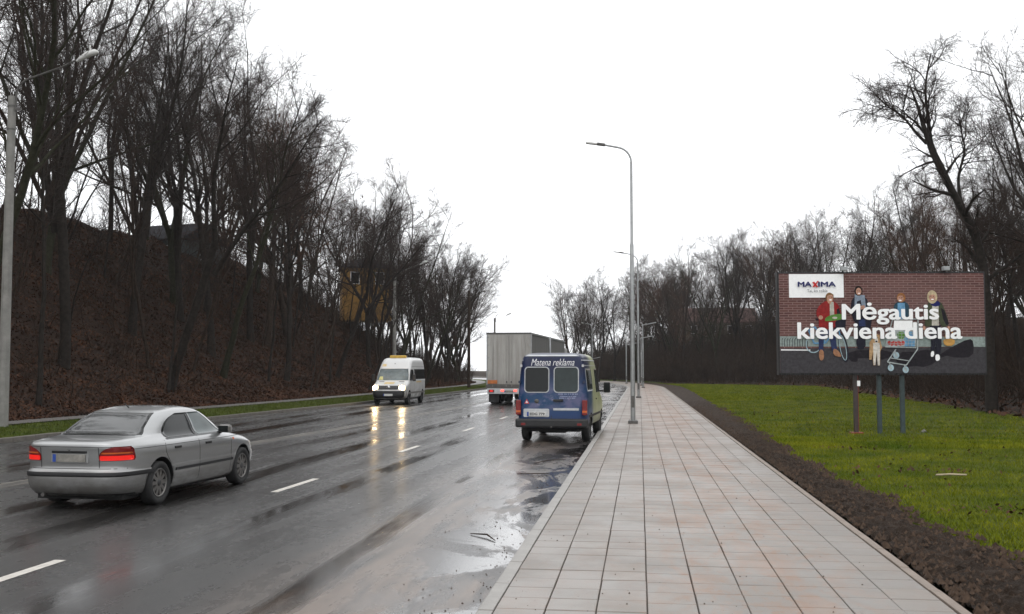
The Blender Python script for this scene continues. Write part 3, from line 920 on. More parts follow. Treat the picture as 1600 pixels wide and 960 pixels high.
# the crooked double-stemmed tree that leans out over the billboard
def q_(pts):
    return [((x * 1.068 - 15.2), dy, (z - 1.97) * 1.068 + 1.97 - .2, rr * .78) for (x, dy, z, rr) in pts]
PROTO['crook'] = tree_proto(21, path=[
    q_([(14.25, 0, -.3, .36), (14.2, 0, 1.4, .30), (14.2, .05, 4.0, .27), (14.1, .1, 6.1, .25), (13.8, .1, 7.7, .24), (12.95, 0, 9.2, .20), (12.1, -.2, 10.8, .15), (11.8, -.3, 11.4, .13), (11.65, -.4, 12.6, .09), (11.2, -.5, 13.7, .04)]),
    q_([(13.85, .1, 7.5, .20), (13.2, .5, 9.05, .16), (12.7, .7, 10.5, .14), (12.25, .8, 11.5, .12), (12.3, .9, 12.5, .10), (12.1, .9, 13.6, .075), (12.2, .8, 14.5, .05), (12.4, .8, 15.4, .03)]),
    q_([(11.85, -.3, 11.3, .10), (11.4, -.5, 11.7, .08), (10.9, -.7, 12.3, .06), (10.4, -.8, 12.7, .04), (9.9, -.9, 12.8, .02)]),
    q_([(13.3, .2, 8.6, .10), (13.3, .6, 10, .08), (13.7, .8, 11.2, .06), (13.5, 1, 12.6, .03)])],
    limbs=48, first=.36, ang=.9, limb_len=.30, up=.0, droop=.10, dens=.9, wob=.07, twigm='twig', twig_r=.007)
plant('crook', 15.2, 47, .2, 1.0, 0, 'crooked double-stemmed tree leaning left above the right end of the billboard', None)

# --- undergrowth: bramble and sapling stems on both slopes
def undergrowth(name, P, hgt, seed, label, m, lean=(0, 0)):
    r = np.random.default_rng(seed); n = len(P)
    D = np.stack([r.normal(lean[0], .35, n), r.normal(lean[1], .35, n), np.ones(n)], 1)
    L = hgt * r.uniform(.4, 1.35, n)
    A, Ra = grow(P, D, L, r.uniform(.008, .02, n) * (1 + P[:, 1] * .006), 4, .2, -.02, r, .35)
    S, D2, L2, R2 = spawn(A, Ra, L, 3, .25, .95, .7, .5, .7, r)
    B, Rb = grow(S, D2, L2, R2, 2, .2, .02, r, .5)
    V, F = joinVF([tubes(A, Ra, 3), tubes(B, Rb, 3)])
    o = obj(name, np_mesh(name, V, F, m)); tag(o, label, kind='stuff')
n = 5600
y = 18 + 112 * rng.random(n); d = 6.5 + 27 * rng.random(n) ** .8
k = (lump(y * .5, d * .9) + rng.normal(0, .4, n)) > -.1
y, d = y[k], d[k]; x = x_kerb_l(y) - d
undergrowth('undergrowth', np.stack([x, y, h_left(x, y) - .05], 1), 2.1, 31, 'tangled bare undergrowth on the left slope', M['stem'], (.2, 0))
n = 24000
y = 34 + 150 * rng.random(n); x = x_walk_r(y) + 3 + 40 * rng.random(n) ** 1.2
k = wood_d(x, y) > .2
x, y = x[k], y[k]
undergrowth('undergrowth', np.stack([x, y, h_right(x, y) - .05], 1), 2.6, 32, 'tangled bare undergrowth at the foot of the right wood', M['stem'])

n = 15000
y = 128 + 92 * rng.random(n); x = x_walk_r(y) + 3.6 + 34 * rng.random(n) ** 1.3
k = wood_d(x, y) > .4
x, y = x[k], y[k]
undergrowth('undergrowth', np.stack([x, y, h_right(x, y) - .05], 1), 4.2, 33, 'tall bare thicket behind the road bend', M['stem'])
n = 4500
y = 100 + 80 * rng.random(n); x = x_kerb_l(y) - 5 - 30 * rng.random(n)
undergrowth('undergrowth', np.stack([x, y, h_left(x, y) - .05], 1), 2.8, 34, 'bare thicket at the far foot of the left slope', M['stem'])

# alike trees: say which one, counted from the left as seen from the pavement
by = {}
for o in list(COL.objects):
    if o.name.startswith('bare_tree') and 'label' in o: by.setdefault(o['label'], []).append(o)
ORD = ['leftmost', 'second', 'third', 'fourth', 'fifth', 'sixth', 'seventh', 'eighth', 'ninth', 'tenth', 'eleventh', 'twelfth', 'thirteenth', 'fourteenth', 'fifteenth', 'sixteenth', 'seventeenth', 'eighteenth', 'nineteenth', 'twentieth'] + ['%dth' % k for k in range(21, 60)]
for lb, os_ in by.items():
    if len(os_) < 2: continue
    os_.sort(key=lambda o: o.location.x / o.location.y)
    for i, o in enumerate(os_):
        if i < len(ORD): o['label'] = ('leftmost ' if i == 0 else ORD[i] + '-from-left ') + lb
# ---------------------------------------------------------------- bodies as stacked outlines
def pchip(x, y, xs):
    x = np.asarray(x, float); y = np.asarray(y, float); h = np.diff(x); dl = np.diff(y) / h
    d = np.zeros_like(y)
    for i in range(1, len(x) - 1):
        if dl[i - 1] * dl[i] > 0:
            w1, w2 = 2 * h[i] + h[i - 1], h[i] + 2 * h[i - 1]
            d[i] = (w1 + w2) / (w1 / dl[i - 1] + w2 / dl[i])
    d[0], d[-1] = dl[0], dl[-1]
    i = np.clip(np.searchsorted(x, xs) - 1, 0, len(x) - 2); t = (xs - x[i]) / h[i]
    return ((2 * t**3 - 3 * t**2 + 1) * y[i] + (t**3 - 2 * t**2 + t) * h[i] * d[i] + (-2 * t**3 + 3 * t**2) * y[i + 1] + (t**3 - t**2) * h[i] * d[i + 1])

class Stack:
    """body of a vehicle: outlines (z, y_rear, y_front, half_width, exponent) stacked upwards"""
    def __init__(s, rows, per=7):
        rows = np.asarray(rows, float); k = np.arange(len(rows)); ks = np.linspace(0, len(rows) - 1, (len(rows) - 1) * per + 1)
        s.T = np.stack([pchip(k, rows[:, c], ks) for c in range(5)], 1)
        s.z = s.T[:, 0]
    def at(s, z):
        return [np.interp(z, s.z, s.T[:, c]) for c in range(1, 5)]
    def x(s, y, z):
        yr, yf, w, n = s.at(z); c, l = (yr + yf) / 2, (yf - yr) / 2
        return w * np.maximum(0, 1 - np.abs((y - c) / l) ** n) ** (1 / n)
    def yend(s, x, z, front):
        yr, yf, w, n = s.at(z); c, l = (yr + yf) / 2, (yf - yr) / 2
        q = l * np.maximum(0, 1 - np.abs(x / w) ** n) ** (1 / n)
        return c + q if front else c - q
    def mesh(s, name, m, seg=112, cuts=(), cutmat=None):
        a = np.linspace(0, 2 * math.pi, seg, endpoint=False)
        # even spacing along the outline
        V = []
        for (z, yr, yf, w, n) in s.T:
            w = max(w, .004); c, l = (yr + yf) / 2, max((yf - yr) / 2, .01)
            th = np.linspace(0, 2 * math.pi, 720, endpoint=False)
            ct, st = np.cos(th), np.sin(th)
            X = w * np.sign(ct) * np.abs(ct) ** (2 / n); Y = c + l * np.sign(st) * np.abs(st) ** (2 / n)
            X = np.append(X, X[0]); Y = np.append(Y, Y[0])
            L = np.concatenate([[0], np.cumsum(np.hypot(np.diff(X), np.diff(Y)))])
            t = np.linspace(0, L[-1], seg, endpoint=False)
            V.append(np.stack([np.interp(t, L, X), np.interp(t, L, Y), np.full(seg, z)], 1))
        k = len(V); V = np.concatenate(V)
        i = np.arange(k * seg).reshape(k, seg); j = np.roll(i, -1, 1)
        F = np.stack([i[:-1], j[:-1], j[1:], i[1:]], -1).reshape(-1, 4)
        me = bpy.data.meshes.new(name)
        me.from_pydata(V.tolist(), [], F.tolist() + [list(range(seg))[::-1], list(range((k - 1) * seg, k * seg))])
        me.materials.append(m)
        me.polygons.foreach_set('use_smooth', np.ones(len(me.polygons), bool))
        if cuts:
            me.materials.append(cutmat)
            o = bpy.data.objects.new('tmp', me); COL.objects.link(o)
            tmp = []
            for (cy, cz, rr) in cuts:
                for sx in (-1, 1):
                    bm = bmesh.new()
                    bmesh.ops.create_cone(bm, cap_ends=True, segments=40, radius1=rr, radius2=rr, depth=.6, matrix=Matrix.Translation((sx * (s.T[:, 3].max() - .1 + .12), cy, cz)) @ Matrix.Rotation(math.pi / 2, 4, 'Y'))
                    cm = bpy.data.meshes.new('cut'); bm.to_mesh(cm); bm.free(); cm.materials.append(cutmat)
                    co = bpy.data.objects.new('cut', cm); COL.objects.link(co); tmp.append(co)
                    md = o.modifiers.new('b', 'BOOLEAN'); md.operation = 'DIFFERENCE'; md.object = co; md.solver = 'EXACT'; md.material_mode = 'TRANSFER'
            dg = bpy.context.evaluated_depsgraph_get(); dg.update()
            me2 = bpy.data.meshes.new_from_object(o.evaluated_get(dg))
            for t in tmp + [o]: bpy.data.objects.remove(t)
            me2.name = name
            return me2
        return me

def patch_mesh(G, name, m, back):
    """grid of points (a,b,3) with a short skirt pushed along `back`"""
    G = np.asarray(G, float); a, b, _ = G.shape
    mb = MB(); i = np.arange(a * b).reshape(a, b)
    F = np.stack([i[:-1, :-1], i[:-1, 1:], i[1:, 1:], i[1:, :-1]], -1).reshape(-1, 4)
    V = G.reshape(-1, 3)
    rim = list(i[0, :]) + list(i[1:, -1]) + list(i[-1, -2::-1]) + list(i[-2:0:-1, 0])
    n = len(V); V = np.concatenate([V, V[rim] + np.asarray(back)])
    S = [(rim[k], rim[(k + 1) % len(rim)], n + (k + 1) % len(rim), n + k) for k in range(len(rim))]
    mb.add(V, F, True); mb.F += S; mb.S += [False] * len(S)
    return mb.mesh(name, m)

def side_patch(st, zs, ya, yb, sx, off, name, m, parent, ny=14):
    """zs: list of z; ya, yb: y limits at every z"""
    zz = np.linspace(zs[0], zs[-1], 14); A = pchip(zs, ya, zz); B = pchip(zs, yb, zz)
    G = np.empty((14, ny, 3))
    for k, z in enumerate(zz):
        y = np.linspace(A[k], B[k], ny); G[k, :, 1] = y; G[k, :, 2] = z; G[k, :, 0] = sx * (st.x(y, z) + off)
    return obj(name, patch_mesh(G, name, m, (-sx * .02, 0, 0)), parent)

def end_patch(st, zs, xa, xb, front, off, name, m, parent, nx=16):
    zz = np.linspace(zs[0], zs[-1], 14); A = pchip(zs, xa, zz); B = pchip(zs, xb, zz)
    G = np.empty((14, nx, 3)); sg = 1 if front else -1
    for k, z in enumerate(zz):
        x = np.linspace(A[k], B[k], nx); G[k, :, 0] = x; G[k, :, 2] = z + off * .3; G[k, :, 1] = st.yend(x, z, front) + sg * off
    return obj(name, patch_mesh(G, name, m, (0, -sg * .02, 0)), parent)

def band_ring(st, zc, hh, off, name, m, parent, y0, y1, rear=True, n=90):
    """a strip round the rear (or front) end of the body from side to side"""
    yr, yf, w, nn = st.at(zc)
    c, l = (yr + yf) / 2, (yf - yr) / 2
    th = np.linspace(-math.pi, 0, 400) if rear else np.linspace(0, math.pi, 400)
    def outl(z):
        yr, yf, w, nn = st.at(z); c, l = (yr + yf) / 2, (yf - yr) / 2
        return np.stack([(w + off) * np.sign(np.cos(th)) * np.abs(np.cos(th)) ** (2 / nn), c + (l + off) * np.sign(np.sin(th)) * np.abs(np.sin(th)) ** (2 / nn), np.full(len(th), z)], 1)
    G = np.stack([outl(z) for z in (zc - hh, zc - hh * .5, zc + hh * .5, zc + hh)])
    lim = y0
    k = (G[0, :, 1] < lim) if rear else (G[0, :, 1] > lim)
    G = G[:, k][:, ::2]
    return obj(name, patch_mesh(G, name, m, (0, .0, -.001)), parent)

def wheel(parent, x, y, r, wd, side, rimm, spokes=7, rr=.68, name='wheel'):
    w_ = wd / 2
    ty = MB().lathe_x([(-w_ * .8, r * rr), (-w_, r * .78), (-w_, r * .92), (-w_ * .82, r * .985), (-w_ * .3, r), (w_ * .3, r), (w_ * .82, r * .985), (w_, r * .92), (w_, r * .78), (w_ * .8, r * rr)], 0, 0, 0, 36).build(name, M['rubber'], parent, (x, y, r))
    s = side
    rim = MB()
    rim.lathe_x([(s * w_ * .82, r * rr), (s * w_ * .9, r * rr * .97), (s * w_ * .55, r * rr * .88), (s * w_ * .3, r * rr * .8), (s * w_ * .25, .01)], 0, 0, 0, 30)
    rim.lathe_x([(s * w_ * .88, .002), (s * w_ * .9, r * .12), (s * w_ * .8, r * .16), (s * w_ * .4, r * .17)], 0, 0, 0, 18)
    ro = rim.build('rim_barrel', M['steel_rim'] if spokes else rimm, ty)
    sp = MB()
    for k in range(spokes):
        a = 2 * math.pi * k / spokes
        ca, sa = math.cos(a), math.sin(a)
        pts = []
        for (rad, hw, dx) in [(r * .1, r * .075, .8), (r * rr * .94, r * .09, .72)]:
            for sg in (-1, 1):
                for xx in (s * w_ * dx, s * w_ * (dx - .25)):
                    pts.append((xx, ca * rad - sa * hw * sg, sa * rad + ca * hw * sg))
        sp.add(pts, [(0, 2, 6, 4), (1, 5, 7, 3), (0, 4, 5, 1), (2, 3, 7, 6)])
    if spokes:
        sp.lathe_x([(s * w_ * .7, r * rr * .98), (s * w_ * .86, r * rr * .98), (s * w_ * .86, r * rr * .88), (s * w_ * .7, r * rr * .88)], 0, 0, 0, 30)
        sp.build('rim', rimm, ty)
    return ty

def text_mesh(txt, size, m, bold=0.0, shear=0.0, space=1.0, name='lettering', ext=.0):
    cu = bpy.data.curves.new('t', 'FONT')
    cu.body = txt; cu.size = size; cu.align_x = 'CENTER'; cu.align_y = 'CENTER'; cu.offset = bold; cu.shear = shear; cu.space_character = space
    cu.resolution_u = 4; cu.extrude = ext
    o = bpy.data.objects.new('t', cu); COL.objects.link(o)
    dg = bpy.context.evaluated_depsgraph_get(); dg.update()
    me = bpy.data.meshes.new_from_object(o.evaluated_get(dg))
    bpy.data.objects.remove(o)
    me.name = name; me.materials.clear(); me.materials.append(m)
    return me

def text(txt, size, m, parent, loc, rot, **k):
    me = text_mesh(txt, size, m, **k)
    o = obj(k.get('name', 'lettering'), me, parent, loc); o.rotation_euler = rot
    return o

def fit(o, wdt, hgt):
    me = o.data
    c = np.empty(len(me.vertices) * 3, np.float32); me.vertices.foreach_get('co', c); c = c.reshape(-1, 3)
    mn, mxx = c.min(0), c.max(0)
    c[:, 0] = (c[:, 0] - (mn[0] + mxx[0]) / 2) * wdt / (mxx[0] - mn[0]); c[:, 1] = (c[:, 1] - (mn[1] + mxx[1]) / 2) * hgt / (mxx[1] - mn[1])
    me.vertices.foreach_set('co', c.ravel()); me.update()
    return o

def plate(parent, x, y, z, wd, hh, txt, rear=True, grime=False):
    s = -1 if rear else 1
    p = MB().box(-wd / 2, wd / 2, -.008, .008, -hh / 2, hh / 2, .004).build('number_plate', M['plate_grime'] if grime else M['plate'], parent, (x, y, z))
    e = -wd / 2 if rear else wd / 2
    MB().box(min(e, e + .05 * (1 if rear else -1)), max(e, e + .05 * (1 if rear else -1)), -.0095 if rear else 0, 0 if rear else .0095, -hh / 2, hh / 2).build('country_band', M['plate_blue'], p)
    if not txt: return p
    t = text(txt, hh * .8, M['ink'], p, (.02 * (1 if rear else -1), s * .0105, 0), (R(90), 0, 0 if rear else R(180)), bold=.003)
    fit(t, wd * .78, hh * .62)
    return p

# ---------------------------------------------------------------- silver saloon
def make_silver():
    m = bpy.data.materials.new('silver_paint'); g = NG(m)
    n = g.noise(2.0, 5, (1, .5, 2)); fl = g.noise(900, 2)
    dirt = g.m('MULTIPLY', g.m('SUBTRACT', 1.0, g.ss(g.z, .22, .80)), g.ss(n, .15, .6))  # road dirt, carried higher so lower-body shading is painted into the colour
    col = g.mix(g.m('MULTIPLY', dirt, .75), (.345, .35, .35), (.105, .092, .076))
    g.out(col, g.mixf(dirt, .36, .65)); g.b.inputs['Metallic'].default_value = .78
    g.b.inputs['Coat Weight'].default_value = 1.0; g.b.inputs['Coat Roughness'].default_value = .05
    return m
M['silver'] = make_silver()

M['glass_rear'] = mat('heated_rear_glass', (.035, .037, .037), .05, .2, 3, spec=.9)
def saloon(loc, rz):
    e = empty('saloon_car', loc, rz, 'silver four-door saloon car with red tail lights lit, driving away', 'car')
    st = Stack([  # z, rear, front, half width, exponent
        (.17, .34, 4.20, .70, 5), (.20, .16, 4.34, .79, 5.5), (.27, .06, 4.42, .835, 5.8), (.36, .015, 4.455, .856, 6), (.46, .0, 4.47, .868, 6), (.53, .0, 4.47, .872, 6),
        (.565, .035, 4.44, .868, 6), (.62, .055, 4.41, .868, 6), (.70, .045, 4.36, .868, 6), (.77, .035, 4.22, .864, 6), (.83, .025, 3.98, .853, 6),
        (.885, .015, 3.66, .832, 6), (.925, .02, 3.46, .80, 6), (.955, .05, 3.36, .765, 6.2), (.985, .22, 3.29, .735, 6.5), (1.01, .60, 3.24, .715, 7),
        (1.05, .76, 3.16, .70, 7.5), (1.12, .90, 3.03, .675, 8), (1.20, 1.06, 2.89, .645, 8), (1.28, 1.24, 2.73, .61, 7), (1.335, 1.42, 2.58, .575, 5.5), (1.365, 1.60, 2.44, .53, 4.5), (1.39, 1.78, 2.28, .43, 4), (1.40, 1.92, 2.16, .28, 3.5), (1.403, 2.03, 2.06, .03, 3)])
    WB0, WB1, WZ = .97, 3.695, .315
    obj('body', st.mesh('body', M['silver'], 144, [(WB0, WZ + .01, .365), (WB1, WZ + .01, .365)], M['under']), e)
    MB().box(-.66, .66, .3, 4.15, .14, .30).build('underbody', M['under'], e)
    for sx in (-1, 1):
        for y in (WB0, WB1):
            wheel(e, sx * .755, y, .315, .205, sx, M['rim'], 10, .68)
    # glass
    end_patch(st, [1.015, 1.1, 1.2, 1.31], [-.655, -.60, -.56, -.50], [.655, .60, .56, .50], False, .006, 'rear_window', M['glass_rear'], e, 24)
    end_patch(st, [.975, 1.1, 1.2, 1.31], [-.66, -.61, -.56, -.50], [.66, .61, .56, .50], True, .006, 'windscreen', M['glass_pale'], e, 24)
    for sx in (-1, 1):
        side_patch(st, [.945, .975, 1.05, 1.14, 1.22, 1.29], [1.30, 1.23, 1.24, 1.34, 1.50, 1.78], [2.13, 2.13, 2.12, 2.11, 2.09, 2.07], sx, .006, 'side_window', M['glass_dark'], e)
        w2 = side_patch(st, [.945, .975, 1.05, 1.14, 1.22, 1.29], [2.19, 2.19, 2.18, 2.17, 2.15, 2.13], [3.07, 3.03, 2.90, 2.76, 2.63, 2.50], sx, .006, 'side_window', M['glass_pale'], e)
        side_patch(st, [.945, 1.05, 1.16, 1.29], [2.12, 2.11, 2.10, 2.06], [2.20, 2.19, 2.18, 2.14], sx, .0045, 'door_pillar', M['black_gloss'], e, 4)
        # trims, shut lines, handles
        side_patch(st, [.925, .945], [1.22, 1.22], [3.10, 3.10], sx, .004, 'window_strip', M['black_gloss'], e, 24)
        side_patch(st, [.455, .495], [1.38, 1.38], [3.28, 3.28], sx, .012, 'rub_strip', M['black'], e, 24)
        side_patch(st, [.845, .853], [.30, .30], [3.62, 3.62], sx, .002, 'crease_line', M['black'], e, 40)
        for y0, tilt in ((2.13, 0), (3.22, .02)):
            side_patch(st, [.25, .5, .92], [y0, y0, y0 + tilt], [y0 + .009, y0 + .009, y0 + tilt + .009], sx, .002, 'door_gap', M['black'], e, 3)
        side_patch(st, [.34, .6, .78, .92], [1.36, 1.22, 1.10, 1.13], [1.369, 1.229, 1.109, 1.139], sx, .002, 'door_gap', M['black'], e, 3)
        for y0 in (1.36, 2.33):
            h = MB().box(-.012, .02, 0, .19, -.018, .018, .008).build('door_handle', M['black_gloss'], e, (sx * float(st.x(y0 + .1, .82)), y0, .80))
        side_patch(st, [.79, .825], [3.30, 3.30], [3.36, 3.36], sx, .004, 'side_indicator', M['amber'], e, 4)
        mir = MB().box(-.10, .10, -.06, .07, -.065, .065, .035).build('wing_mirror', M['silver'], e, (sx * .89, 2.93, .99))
        MB().box(-.085, .085, -.066, -.058, -.05, .05, .003).build('mirror_glass', M['glass_dark'], mir)
        MB().box(-.07, .03, -.02, .02, -.03, .01, .008).build('mirror_foot', M['black'], mir, (-sx * .09, 0, -.05))
        # lamps: red wrap-round cluster, amber band, lit lower strip
        def sp_(lo, hi): return (lo, hi) if sx > 0 else ([-v for v in hi], [-v for v in lo])
        c_ = end_patch(st, [.695, .74, .80, .86, .893], *sp_([.45, .44, .46, .54, .64], [.80, .805, .80, .79, .77]), False, .006, 'tail_light', M['tail_off'], e)
        end_patch(st, [.702, .72, .748, .766], *sp_([.47, .46, .46, .47], [.79, .797, .797, .79]), False, .011, 'lit_strip', M['tail_lit'], c_)
        end_patch(st, [.792, .812], *sp_([.48, .49], [.79, .785]), False, .010, 'indicator_lens', M['amber'], c_)
    # boot lid: lip, shut lines, plate recess and plate
    end_patch(st, [.885, .893], [-.70, -.70], [.70, .70], False, .003, 'boot_gap', M['black'], e)
    end_patch(st, [.585, .593], [-.76, -.76], [.76, .76], False, .003, 'boot_gap', M['black'], e)
    for sx in (-1, 1):
        a, b = (.44, .448) if sx > 0 else (-.448, -.44)
        end_patch(st, [.60, .88], [a, a], [b, b], False, .003, 'boot_gap', M['black'], e, 3)
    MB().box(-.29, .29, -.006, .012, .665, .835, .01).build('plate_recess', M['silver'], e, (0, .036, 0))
    MB().box(-.27, .27, -.016, .012, .800, .838, .008).build('grip_strip', M['black_gloss'], e, (0, .036, 0))
    plate(e, 0, .026, .735, .50, .105, '', True, True)
    MB().lathe_x([(-.002, .001), (-.002, .034), (.006, .036)], 0, 0, 0, 24).build('badge', M['chrome'], e, (0, .022, .872)).rotation_euler = (0, 0, R(90))
    # bumper: black strip and shelf
    band_ring(st, .512, .030, .006, 'bumper_strip', M['black'], e, .78, 0)
    band_ring(st, .549, .012, .004, 'bumper_shelf', M['silver'], e, .72, 0)
    band_ring(st, .21, .025, .003, 'bumper_valance', M['black'], e, .6, 0)
    MB().tube([(-.42, .06, .22), (-.42, .30, .22)], .028, 12).build('exhaust', M['galv_dark'], e)
    # front end
    for sx in (-1, 1):
        lo, hi = (.42, .80) if sx > 0 else (-.80, -.42)
        end_patch(st, [.60, .72], [lo, lo], [hi, hi], True, .006, 'headlight', M['lens'], e)
        lo, hi = (.05, .28) if sx > 0 else (-.28, -.05)
        end_patch(st, [.60, .70], [lo, lo], [hi, hi], True, .008, 'grille', M['black'], e)
    MB().tube([(0, 1.50, 1.385), (0, 1.42, 1.43), (0, 1.36, 1.455)], [.012, .008, .003], 8).build('aerial', M['black'], e)
    # parcel shelf and rear headrests read through the dark glass as one deck
    return e
SAL = saloon((-7.88, 13.43, 0), R(-3.4))

# ---------------------------------------------------------------- parked blue van
def make_livery():
    m = bpy.data.materials.new('blue_cloud_livery'); g = NG(m)
    n = g.noise(1.5, 7, (1, .8, 1.6), rough=.68, dist=.4); n2 = g.noise(3.5, 6, (1, 1, 2), off=(5, 3, 1))
    col = g.mix(g.ss(g.z, 1.25, 2.0), (.0075, .044, .115), (.008, .014, .050))
    col = g.mix(g.m('MULTIPLY', g.ss(n, .42, .62), g.m('MULTIPLY', g.ss(g.z, 1.75, 1.30), g.ss(g.z, .75, 1.0))), col, (.095, .10, .19))
    col = g.mix(g.m('MULTIPLY', g.ss(n2, .55, .72), g.m('MULTIPLY', g.ss(g.z, 1.5, 1.25), g.ss(g.z, .85, 1.05))), col, (.20, .19, .28))
    col = g.mix(g.ss(g.z, .95, .72), col, (.016, .045, .135))
    fade = g.ss(g.m('ADD', g.y, g.m('MULTIPLY', n, .5)), 1.2, 2.2)
    col = g.mix(fade, col, (.36, .38, .22))
    grime = g.m('MULTIPLY', g.ss(g.z, .8, .42), .6)
    col = g.mix(grime, col, (.05, .045, .04))
    g.out(col, g.mixf(grime, .36, .7), .3); g.b.inputs['Coat Weight'].default_value = .12
    return m
M['livery'] = make_livery()
M['white_print'] = mat('white_vinyl', (.72, .72, .74), .4, .08, 8)
M['pale_seal'] = mat('pale_window_seal', (.46, .47, .48), .5, .15, 8)
M['roof_edge'] = mat('pale_roof_gutter', (.50, .52, .54), .4, .15, 5)
M['red_sticker'] = mat('red_sticker', (.5, .05, .06), .5, .1, 5)

def rr_patch(x0, x1, z0, z1, r, y, tilt_fn, thick, seg=6):
    """rounded rectangle plate on the rear face"""
    pts = []
    for (cx, cz, a0) in [(x1 - r, z1 - r, 0), (x0 + r, z1 - r, 90), (x0 + r, z0 + r, 180), (x1 - r, z0 + r, 270)]:
        for k in range(seg + 1):
            a = R(a0 + 90 * k / seg); pts.append((cx + r * math.cos(a), cz + r * math.sin(a)))
    n = len(pts); mb = MB()
    V = [(x, tilt_fn(x, z) - y, z) for x, z in pts] + [(x, tilt_fn(x, z) - y + thick, z) for x, z in pts]
    F = [list(range(n))] + [(k, n + k, n + (k + 1) % n, (k + 1) % n) for k in range(n)]
    return mb.add(V, F)

def blue_van(loc, rz):
    e = empty('panel_van', loc, rz, 'parked blue panel van with cloud pattern and white script lettering', 'van')
    st = Stack([
        (.38, .10, 4.70, .80, 8), (.44, .02, 4.78, .93, 9), (.55, .0, 4.82, .962, 11), (.75, .0, 4.80, .968, 12), (.95, .004, 4.74, .968, 12), (1.10, .008, 4.50, .966, 12), (1.22, .012, 4.12, .962, 12), (1.30, .015, 3.92, .957, 12),
        (1.55, .03, 3.74, .935, 12), (1.80, .045, 3.54, .91, 12), (2.05, .06, 3.32, .88, 12), (2.22, .075, 3.12, .85, 11), (2.33, .10, 2.96, .80, 9), (2.385, .18, 2.78, .70, 7), (2.41, .40, 2.5, .5, 5), (2.42, 1.2, 1.7, .05, 3)])
    WZ = .335; A0, A1 = .98, 3.98
    obj('body', st.mesh('body', M['livery'], 128, [(A0, WZ + .03, .41), (A1, WZ + .03, .41)], M['under']), e)
    MB().box(-.72, .72, .25, 4.5, .28, .44).build('underbody', M['under'], e)
    for sx in (-1, 1):
        for y in (A0, A1): wheel(e, sx * .83, y, .335, .21, sx, M['steel_rim'], 0, .62)
    yr = lambda x, z: float(st.yend(x, z, False))
    for sx in (-1, 1):
        x0, x1 = (.085, .715) if sx > 0 else (-.715, -.085)
        s_ = rr_patch(x0 - .025, x1 + .025, 1.335, 2.035, .10, .010, yr, .03).build('window_seal', M['pale_seal'], e)
        rr_patch(x0, x1, 1.36, 2.01, .085, .016, yr, .02).build('rear_window', M['glass_dark'] if sx < 0 else M['glass_van'], e)
        # tail lights on the corner posts
        a, b = (.83, .965) if sx > 0 else (-.965, -.83)
        MB().box(a, b, -.022, .10, .74, 1.14, .015).build('tail_light', M['tail_off'], e)
        MB().box(a + .006, b - .006, -.027, .0, .80, .86, .008).build('reverse_lens', M['amber'], e)
        a, b = (.70, .82) if sx > 0 else (-.82, -.70)
        MB().box(a, b, -.055, -.02, .46, .525, .006).build('reflector', M['tail_off'], e)
        for z in (.75, 1.62, 2.06):
            MB().box(-.03, .03, -.02, .03, -.035, .035, .008).build('hinge', M['livery'] if z != 2.06 else M['pale_seal'], e, (sx * (.905 - max(0, z - 1.3) * .085), yr(.8, z), z))
        # rails and steps
        side_patch(st, [.66, .72], [.5, .5], [4.2, 4.2], sx, .012, 'side_moulding', M['black'], e, 30)
        side_patch(st, [.50, .60, .80, 1.25], [3.18, 3.18, 3.18, 3.18], [3.19, 3.19, 3.19, 3.19], sx, .002, 'door_gap', M['black'], e, 3)
        side_patch(st, [.50, 1.0, 1.5, 2.1], [2.05, 2.05, 2.05, 2.05], [2.06, 2.06, 2.06, 2.06], sx, .002, 'door_gap', M['black'], e, 3)
        side_patch(st, [1.37, 1.5, 1.8, 1.99], [.32, .29, .29, .32], [1.52, 1.55, 1.55, 1.52], sx, .006, 'window_surround', M['pale_seal'], e)
        side_patch(st, [1.40, 1.5, 1.8, 1.96], [.35, .32, .32, .35], [1.49, 1.52, 1.52, 1.49], sx, .010, 'side_window', M['glass_van'], e)
        side_patch(st, [1.30, 1.5, 1.8, 1.98], [2.45, 2.42, 2.42, 2.44], [3.74, 3.58, 3.34, 3.20], sx, .008, 'door_window', M['glass_van'], e)
        side_patch(st, [2.06, 2.075], [.25, .25], [2.9, 2.9], sx, .012, 'roof_gutter', M['pale_seal'], e, 30)
        side_patch(st, [2.20, 2.225], [.16, .16], [2.9, 2.9], sx, .014, 'roof_gutter', M['roof_edge'], e, 30)
        mir = MB().box(-.10, .10, -.05, .06, -.16, .16, .04).build('wing_mirror', M['black'], e, (sx * 1.17, 3.62, 1.42))
        MB().tube([(0, 0, 0), (-sx * .26, .06, .0)], .025, 8).build('mirror_arm', M['black'], mir, (0, 0, -.10))
        MB().box(-.08, .08, -.056, -.048, -.13, .13, .003).build('mirror_glass', M['glass_dark'], mir)
        MB().box(-.012, .02, 0, .16, -.02, .02, .008).build('door_handle', M['black'], e, (sx * float(st.x(2.35, 1.12)), 2.3, 1.12))
    # door split, handle, plate panel, chrome strip, bumper
    rr_patch(-.008, .008, .60, 2.26, .004, .006, yr, .01).build('door_split', M['black'], e)
    rr_patch(-.62, .62, 2.272, 2.282, .003, .006, yr, .01).build('door_gap', M['black'], e)
    pr = rr_patch(-.76, -.06, .685, .905, .03, .014, yr, .02).build('plate_panel', M['pale_seal'], e)
    plate(e, -.40, yr(0, .77) - .030, .765, .52, .115, 'EDG 779', True)
    rr_patch(.05, .74, .865, .925, .01, .016, yr, .02).build('grip_strip', M['pale_seal'], e)
    MB().box(.05, .32, -.045, 0, 1.10, 1.16, .015).build('door_handle', M['black'], e)
    MB().lathe_x([(-.004, .002), (-.006, .055), (.004, .06)], 0, 0, 0, 24).build('badge', M['galv_dark'], e, (-.40, yr(.4, 1.11) - .012, 1.11)).rotation_euler = (0, 0, R(90))
